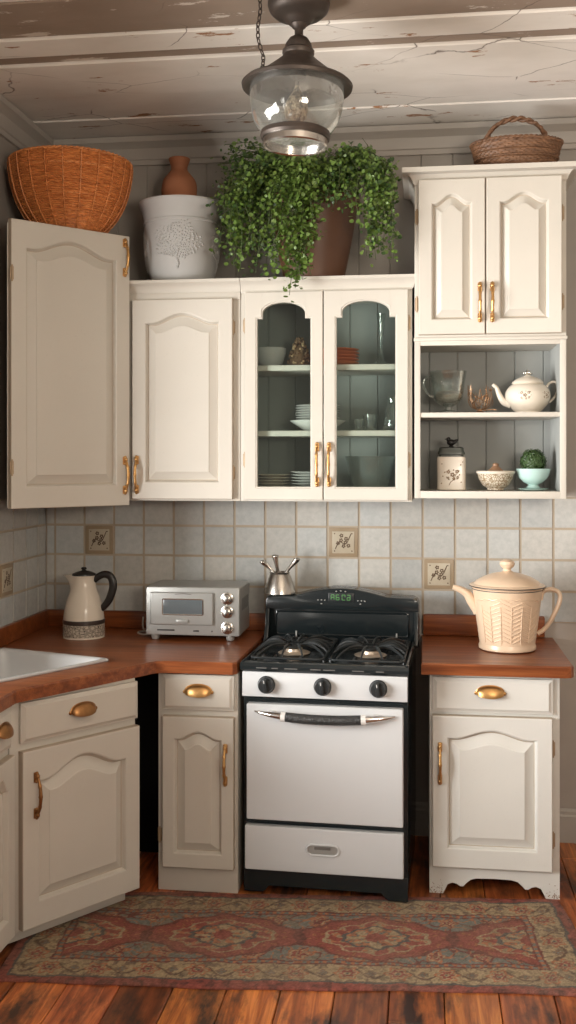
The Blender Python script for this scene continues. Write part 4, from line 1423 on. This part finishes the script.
bm = NB(); lathe(bm, [(0, .121), (.062, .123), (.067, .126), (.066, .130), (.056, .140), (.036, .151), (.014, .157), (.010, .162), (0, .164)], 56)
ld = obj('lid', bm, MT['ceramic'], t, smooth=45)
bm = NB()
for k in range(6):
    a = k * pi / 3; ball(bm, (.013 * cos(a), .013 * sin(a), .170), .009, 0, 2, (1, 1, .7))
ball(bm, (0, 0, .173), .010, 0, 2); ball(bm, (0, 0, .182), .005, 0, 1); obj('knob', bm, MT['chrome'], ld)
# canister
t = thing('floral_canister', 'cream square-shouldered canister with dark lid and bird finial on the lower display shelf', 'canister', (.120, 4.43, LZ))
bm = NB(); sq = rp([(-.060, -.058), (.060, -.058), (.060, .058), (-.060, .058)], .022, 6)
L = []
for f, z in ((.92, 0), (1, .004), (1, .06), (1.01, .134), (.97, .142), (.9, .143)):
    L.append([bm.verts.new((p[0] * f, p[1] * f, z)) for p in sq])
for a, b in zip(L[:-1], L[1:]):
    for i in range(len(a)):
        j = (i + 1) % len(a); bm.faces.new((a[i], a[j], b[j], b[i]))
bm.faces.new(L[-1]); bm.faces.new(L[0][::-1])
flowers(bm, lambda u, v: (.004 + u, -.0592, .066 + v), 1, 1.35)
tube(bm, [(.0 + .03 * i / 8 - .01, -.0592, .022 + .045 * i / 8 + .004 * sin(i)) for i in range(9)], .0013, 5, mi=1)
for dx, dz in ((-.040, .112), (-.036, .06), (.040, .035), (.038, .108), (.046, .120), (-.042, .03)):
    ball(bm, (dx, -.0592, dz), .003, 1, 1, (1, .4, 1))
obj('body', bm, [MT['ceramic'], MT['gilt']], t, smooth=40)
bm = NB(); L = []
for f, z in ((.86, .1432), (.86, .150), (.95, .152), (.96, .158), (.88, .170), (.86, .180), (.70, .184)):
    L.append([bm.verts.new((p[0] * f, p[1] * f, z)) for p in sq])
for a, b in zip(L[:-1], L[1:]):
    for i in range(len(a)):
        j = (i + 1) % len(a); bm.faces.new((a[i], a[j], b[j], b[i]))
bm.faces.new(L[-1]); bm.faces.new(L[0][::-1])
ld = obj('lid', bm, plain('dark_green_glaze', (.055, .062, .052), .3, 0, .3, 40), t, smooth=40)
bm = NB(); ball(bm, (0, 0, .203), .017, 0, 2, (1.1, .8, .85)); ball(bm, (-.012, 0, .217), .010, 0, 2); tube(bm, [(.010, 0, .203), (.022, 0, .212), (.030, 0, .216)], [.010, .006, .003], 8); lathe(bm, [(0, .183), (.012, .184), (.006, .192), (0, .194)], 16)
tube(bm, [(-.02, 0, .218), (-.027, 0, .217)], [.003, .001], 6); obj('bird_finial', bm, MT['blackplastic'], ld)
# patterned bowl and wooden egg
t = thing('patterned_bowl', 'small cream bowl with brown lattice pattern on the lower display shelf', 'bowl', (.306, 4.42, LZ))
n = N('lattice_bowl_glaze'); co = n.coord(); n.set(Base_Color=n.mix(n.ramp(n.voro(co, 95, 'DISTANCE_TO_EDGE'), [(.07, 1.0), (.13, 0.0)]), (.62, .56, .46), (.27, .19, .11)), Roughness=.35); MT['lattice'] = n.m
bm = NB(); lathe(bm, [(0, .0), (.034, 0), (.037, .003), (.036, .010), (.055, .022), (.070, .048), (.078, .078), (.0795, .080), (.076, .079), (.066, .050), (.05, .026), (0, .018)], 56, mi=0)
obj('bowl', bm, MT['lattice'], t, smooth=50)
bm = NB(); lathe(bm, [(.0775, .070), (.081, .074), (.082, .080), (.078, .083), (.0755, .081), (.0765, .072)], 56); obj('rim', bm, MT['ceramic'], t)
o = thing('wooden_egg', 'small brown wooden knob-topped egg showing above the patterned bowl rim', 'egg', (.306, 4.42, LZ + .0595))
bm = NB(); lathe(bm, prof([(0, 0), (.026, .006), (.034, .022), (.020, .036), (.012, .044), (.013, .052), (0, .058)], 4), 32); obj('shell', bm, wood('egg_wood', (.22, .12, .07), (.32, .19, .11), (.40, .26, .16), (6, 6, 20), .4), o, smooth=60)
# mint bowl with clipped green ball
t = thing('mint_bowl', 'mint green footed bowl on a saucer at the end of the lower display shelf', 'bowl', (.462, 4.42, LZ))
bm = NB(); lathe(bm, [(0, .010), (.026, .010), (.030, .012), (.024, .018), (.020, .024), (.042, .036), (.060, .054), (.069, .080), (.0715, .092), (.068, .092), (.058, .060), (.03, .040), (0, .036)], 56); obj('bowl', bm, MT['mint'], t, smooth=50)
bm = NB(); lathe(bm, [(0, 0), (.040, 0), (.062, .006), (.064, .009), (.038, .006), (.03, .0095), (0, .0095)], 48); obj('saucer', bm, MT['mint'], t, smooth=50)
t = thing('topiary_ball', 'clipped dark green boxwood ball sitting in the mint green bowl', 'topiary', (.462, 4.42, LZ + .1215))
bm = NB(); ball(bm, (0, 0, .0), .047, 1, 3); rr = random.Random(8)
for k in range(900):
    z = 1 - 2 * (k + .5) / 900; a = k * 2.39996; q = sqrt(1 - z * z)
    d = Vector((q * cos(a), q * sin(a), z)); c = d * rr.uniform(.047, .0565)
    if c.z < -.034: continue
    u = d.orthogonal().normalized(); v = d.cross(u); an = rr.uniform(0, 6.28); w = u * cos(an) + v * sin(an); x = d.cross(w)
    vs = [bm.verts.new(c + w * .0065 + d * rr.uniform(-.002, .004)), bm.verts.new(c + x * .0035), bm.verts.new(c - w * .0055 + d * rr.uniform(-.003, .003)), bm.verts.new(c - x * .0035)]
    f = bm.faces.new(vs)
obj('clipped_leaves', bm, [MT['leafdk'], MT['darkvoid']], t, smooth=0, recalc=False)

# ================================================================== INSIDE THE GLASS-DOOR CABINET
S1, S2, S0 = 2.0965, 1.8165, 1.5645
ORD = ['topmost', 'second', 'third', 'fourth', 'fifth', 'sixth', 'seventh', 'eighth', 'ninth']
def plate_bm(r, h):
    bm = NB(); lathe(bm, [(0, .0), (r * .55, .0), (r * .58, .0015), (r * .66, .0035), (r * .97, h), (r, h + .0012), (r * .985, h + .0028), (r * .66, .0065), (r * .56, .0040), (0, .0038)], 56); return bm
def stack(count, loc, r, h, step, mat, name, cat, labelf, group):
    first = None
    for i in range(count):
        k = count - 1 - i
        lab = labelf(k)
        z = loc[2] + i * step
        if first is None:
            first = tag(obj(name, plate_bm(r, h), mat, None, (loc[0], loc[1], z), smooth=40), lab, cat, group)
        else:
            dup(first, (loc[0] + random.uniform(-.002, .002), loc[1], z), None, lab)
def lf(desc, where):
    return lambda k: ('topmost %s %s' % (desc, where)) if k == 0 else ('%s %s from the top %s' % (ORD[k], desc, where))
stack(5, (-.372, 4.43, S1), .100, .012, .0142, MT['orange'], 'orange_plate', 'plate', lf('orange plate', 'stacked on the top shelf behind glass'), 'orange plates on the top shelf')
# bowl with plates in it, middle shelf
o = tag(obj('serving_bowl', NB(), MT['whitecer'], None, (-.455, 4.46, S2)), 'wide white bowl under the white plates on the middle shelf', 'bowl')
bm = NB(); lathe(bm, [(0, 0), (.06, 0), (.064, .004), (.085, .018), (.122, .042), (.124, .045), (.120, .044), (.082, .022), (.05, .010), (0, .009)], 56); bm.to_mesh(o.data); bm.free()
for p in o.data.polygons: p.use_smooth = True
stack(7, (-.455, 4.46, S2 + .037), .100, .009, .0105, MT['whitecer'], 'white_plate', 'plate', lf('white plate', 'in the wide white bowl'), 'white plates on the middle shelf')
stack(6, (-.480, 4.45, S0), .094, .010, .0125, MT['whitecer'], 'white_plate', 'plate', lf('white plate', 'stacked on the cabinet floor beside the handles'), 'white plates stacked by the door handles')
stack(5, (-.657, 4.46, S0), .078, .010, .0125, MT['ceramic'], 'side_plate', 'plate', lf('small plate', 'stacked in the far corner of the cabinet floor'), 'small plates stacked in the corner')
t = thing('pale_bowl', 'pale grey bowl in the dim corner of the top shelf behind glass', 'bowl', (-.667, 4.47, S1))
bm = NB(); lathe(bm, [(0, 0), (.035, 0), (.038, .005), (.055, .02), (.068, .06), (.070, .085), (.067, .085), (.05, .03), (0, .012)], 48); obj('bowl', bm, MT['matpot'], t, smooth=50)
t = thing('dried_cone', 'brown speckled dried cone standing on the top shelf behind glass', 'ornament', (-.535, 4.45, S1))
bm = NB(); rr = random.Random(3)
for k in range(170):
    z = rr.random(); a = k * 2.4; r = .046 * (1 - z) ** .7 + .006
    ball(bm, (r * cos(a), r * sin(a), .012 + .115 * z), rr.uniform(.004, .009), rr.choice((0, 0, 1)), 1)
lathe(bm, [(0, 0), (.045, 0), (.05, .012), (.03, .07), (0, .12)], 24); obj('scales', bm, [plain('dried_brown', (.16, .085, .04), .6, 0, .3, 60), plain('dried_tan', (.42, .28, .15), .6)], t)
t = thing('bud_vase', 'tall slender clear glass vase on the top shelf beside the orange plates', 'vase', (-.178, 4.43, S1))
bm = NB(); lathe(bm, [(0, .003), (.036, .001), (.040, .004), (.030, .012), (.014, .026), (.008, .060), (.008, .10), (.012, .15), (.017, .20), (.020, .225), (.018, .225), (.010, .15), (.005, .10), (.005, .06), (0, .04)], 40, fr=lambda a, z: 1 + .05 * sin(6 * a)); obj('vase', bm, MT['ware'], t, smooth=40)
def tumbler(name, label, loc, r, h, grp=None):
    bm = NB(); lathe(bm, [(0, .002), (r * .78, .0), (r * .80, .003), (r * .86, h * .4), (r, h), (r * .955, h), (r * .80, h * .4), (r * .70, .010), (0, .009)], 40, fr=lambda a, z: 1 + .012 * sin(16 * a))
    return tag(obj(name, bm, MT['ware'], None, loc, smooth=40), label, 'glass', grp)
tumbler('glass_tumbler', 'short clear glass tumbler beside glass jug on the middle shelf', (-.225, 4.44, S2), .034, .070)
tumbler('shot_glass', 'very small clear glass in front of the tumbler on the middle shelf', (-.272, 4.40, S2), .022, .048)
t = thing('glass_jug', 'tall clear glass jug at the right end of the middle shelf', 'jug', (-.125, 4.43, S2))
bm = NB(); lathe(bm, [(0, .003), (.040, .0), (.044, .004), (.046, .03), (.038, .075), (.026, .11), (.024, .125), (.031, .145), (.029, .145), (.021, .125), (.023, .11), (.035, .075), (.042, .03), (.036, .010), (0, .010)], 40); obj('body', bm, MT['ware'], t, smooth=50)
t = thing('glass_mixing_bowl', 'large misty glass bowl on the cabinet floor behind the glass door', 'bowl', (-.225, 4.46, S0))
bm = NB(); lathe(bm, [(0, .0), (.065, 0), (.070, .004), (.088, .05), (.104, .115), (.112, .138), (.114, .142), (.110, .142), (.100, .115), (.084, .05), (.064, .010), (0, .008)], 64); obj('bowl', bm, MT['frost'], t, smooth=50)

# ================================================================== RUG
t_ = None
bm = NB(); LW, DW, NU, NV = 1.97, .70, 440, 160
def rugz(u, v):
    e = min(u, 1 - u, (v), 1 - v)
    return .0085 + .0012 * sin(u * 23 + 3 * v) * sin(v * 9) + .0010 * sin(u * 61)
g = []
for i in range(NU + 1):
    row = []
    for j in range(NV + 1):
        u, v = i / NU, j / NV
        x = (u - .5) * LW; y = (v - .5) * DW
        y += (.007 * sin(u * 9 + 1) + .003 * sin(u * 31)) * (1 - v) ; x += .006 * sin(v * 11) * (u - .2)
        row.append(bm.verts.new((x, y, rugz(u, v) if 0 < i < NU and 0 < j < NV else .006)))
    g.append(row)
for i in range(NU):
    for j in range(NV):
        bm.faces.new((g[i][j], g[i + 1][j], g[i + 1][j + 1], g[i][j + 1]))
border = [g[i][0] for i in range(NU + 1)] + [g[NU][j] for j in range(1, NV + 1)] + [g[i][NV] for i in range(NU - 1, -1, -1)] + [g[0][j] for j in range(NV - 1, 0, -1)]
low = [bm.verts.new((v.co.x, v.co.y, .0008)) for v in border]
for i in range(len(border)):
    j = (i + 1) % len(border)
    bm.faces.new((border[j], border[i], low[i], low[j]))
bm.faces.new(low[::-1])
rug = obj('rug', bm, MT['rug'], None, (-.432, 3.588, 0), (0, 0, R(5)), smooth=60)
tag(rug, 'worn red, blue and beige patterned runner rug in front of the stove', 'rug')
me = rug.data
att = me.color_attributes.new('weave', 'FLOAT_COLOR', 'POINT')
RED, DRED, TAN, BLU, NAV, ORG, BRN = (.33, .055, .040), (.19, .030, .026), (.47, .35, .20), (.19, .21, .19), (.09, .085, .085), (.50, .17, .07), (.16, .09, .055)
from mathutils import noise as mn
def rosette(x, y, r, petals=6):
    d = sqrt(x * x + y * y); a = math.atan2(y, x)
    q = d / r / (1 + .22 * cos(petals * a))
    if q > 1: return None
    return (ORG if q > .78 else TAN if q > .58 else RED if q > .30 else TAN if q > .15 else NAV)
def weave_col(x, y):
    x, y = x + .010 * mn.noise(Vector((x * 14, y * 14, 40))) + .004 * mn.noise(Vector((x * 60, y * 60, 41))), y + .010 * mn.noise(Vector((x * 14, y * 14, 60))) + .004 * mn.noise(Vector((x * 60, y * 60, 61)))
    wob = .004 * mn.noise(Vector((x * 18, y * 18, 0)))
    ex, ey = LW / 2 - abs(x) + wob, DW / 2 - abs(y) + wob
    e = min(ex, ey)
    n1 = mn.noise(Vector((x * 9, y * 9, 4))); n2 = mn.noise(Vector((x * 34, y * 34, 9))); n3 = mn.noise(Vector((x * 70, y * 70, 2)))
    if e < .035: c = RED if n2 > -.15 else DRED
    elif e < .045: c = NAV
    elif e < .150:
        c = TAN if n2 > -.35 else (.32, .24, .15)
        s = x if ey < ex else y
        per = .165; k = math.floor(s / per + .5); loc = s - k * per
        c2 = rosette(loc, e - .098, .036, 6)
        if c2: c = c2 if c2 != TAN else (.44, .33, .19)
        else:
            c3 = rosette(abs(loc) - per / 2, e - .098, .017, 4)
            if c3: c = (.26, .13, .075) if c3 in (ORG, RED) else BLU
            vine = .098 + .030 * sin(s * 2 * pi / per + 1.2)
            if abs(e - vine) < .0055: c = BRN
            if abs(mn.noise(Vector((x * 26, y * 26, 20)))) < .07 and abs(e - .098) > .025: c = (.22, .15, .10)
    elif e < .158: c = DRED
    elif e < .172: c = BLU if int(abs(x if ey < ex else y) * 70) % 2 else ORG
    elif e < .180: c = DRED
    else:
        c = BLU if n1 + .5 * n2 > -.12 else (.24, .215, .165)
        # three medallions along the runner
        for mx in (-.27, .27, -.81, .81):
            dx, dy = (x - mx) / .285, y / .168
            q = (abs(dx) ** 1.30 + abs(dy) ** 1.7) ** (1 / 1.5) * (1 + .05 * cos(10 * math.atan2(dy, dx)))
            if q < 1:
                a = math.atan2(dy, dx)
                if q > .93: c = DRED
                elif q > .70: c = RED if n3 > -.3 else ORG
                elif q > .66: c = TAN
                elif q > .48:
                    c = RED if cos(12 * a + 9 * q) + 1.6 * n2 > -.2 else (ORG if n3 > 0 else TAN)
                elif q > .42: c = NAV
                elif q > .18: c = TAN if cos(8 * a) + 1.8 * n2 > 0 else ORG if n3 > -.1 else BLU
                else: c = RED
        if c == BLU or c == (.24, .215, .165):
            for k in range(-6, 7):
                for sy in (-1, 1):
                    c2 = rosette(x - k * .155 - .07 * (sy > 0), y - sy * .128, .034, 5)
                    if c2: c = c2 if c2 != NAV else DRED
            if abs(mn.noise(Vector((x * 17, y * 17, 30)))) < .055: c = DRED
            if abs(mn.noise(Vector((x * 22, y * 22, 50)))) < .045: c = ORG
    # faded and worn patches
    w = max(0, min(1, .42 + .9 * mn.noise(Vector((x * 4.5, y * 6, 12)))))
    gcol = (.27, .215, .155)
    f = .17 + .32 * w
    c = tuple(c[i] * (1 - f) + gcol[i] * f for i in range(3))
    v = .88 + .24 * n3 + .18 * n2 + rr.uniform(-.20, .20)
    return tuple(max(0, q * v) for q in c)
for i, v in enumerate(me.vertices):
    att.data[i].color = (*weave_col(v.co.x, v.co.y), 1)
# ================================================================== LIGHT AND CAMERA
def area(name, loc, rot, sx, sy, power, col):
    l = bpy.data.lights.new(name, 'AREA'); l.shape = 'RECTANGLE'; l.size = sx; l.size_y = sy; l.energy = power; l.color = col
    o = bpy.data.objects.new(name, l); COL.objects.link(o); o.location = loc; o.rotation_euler = rot
    return o
def aim(loc, tgt):
    return (Vector(tgt) - Vector(loc)).to_track_quat('-Z', 'Y').to_euler()
p = (-4.1, 1.75, 1.2)
area('daylight_outside_sink_window', p, aim(p, (-.3, 3.8, 1.1)), 3.0, 2.2, 680, (1.0, .985, .955))
p = (WX - .18, .25, 1.65)
area('added_near_fill', p, (0, R(-90), 0), 1.35, 1.15, 26, (1.0, .95, .88))  # added fill lamp at the made-up nearer opening
p = (1.05, .2, 2.0)
area('added_ceiling_fill', p, aim(p, (.3, 1.9, 3.9)), .9, .6, 56, (1.0, .87, .72))  # added fill with no real lamp behind it, lifts ceiling and wall cabinets
W = bpy.data.worlds.new('room_air'); SC.world = W; W.use_nodes = True
bgn = W.node_tree.nodes['Background']; bgn.inputs[0].default_value = (1.0, .90, .80, 1); bgn.inputs[1].default_value = .29

cam = bpy.data.cameras.new('camera'); co_ = bpy.data.objects.new('camera', cam); COL.objects.link(co_)
co_.location = (0, 0, 1.69); co_.rotation_euler = (R(90), 0, R(7.5))
cam.sensor_fit = 'AUTO'; cam.sensor_width = 36; cam.lens = 36.0
cam.shift_y = -52 / 1024
SC.camera = co_
SC.view_settings.view_transform = 'Standard'; SC.view_settings.look = 'None'
SC.view_settings.gamma = 1.0; SC.view_settings.use_curve_mapping = False
SC.view_settings.exposure = 0.28
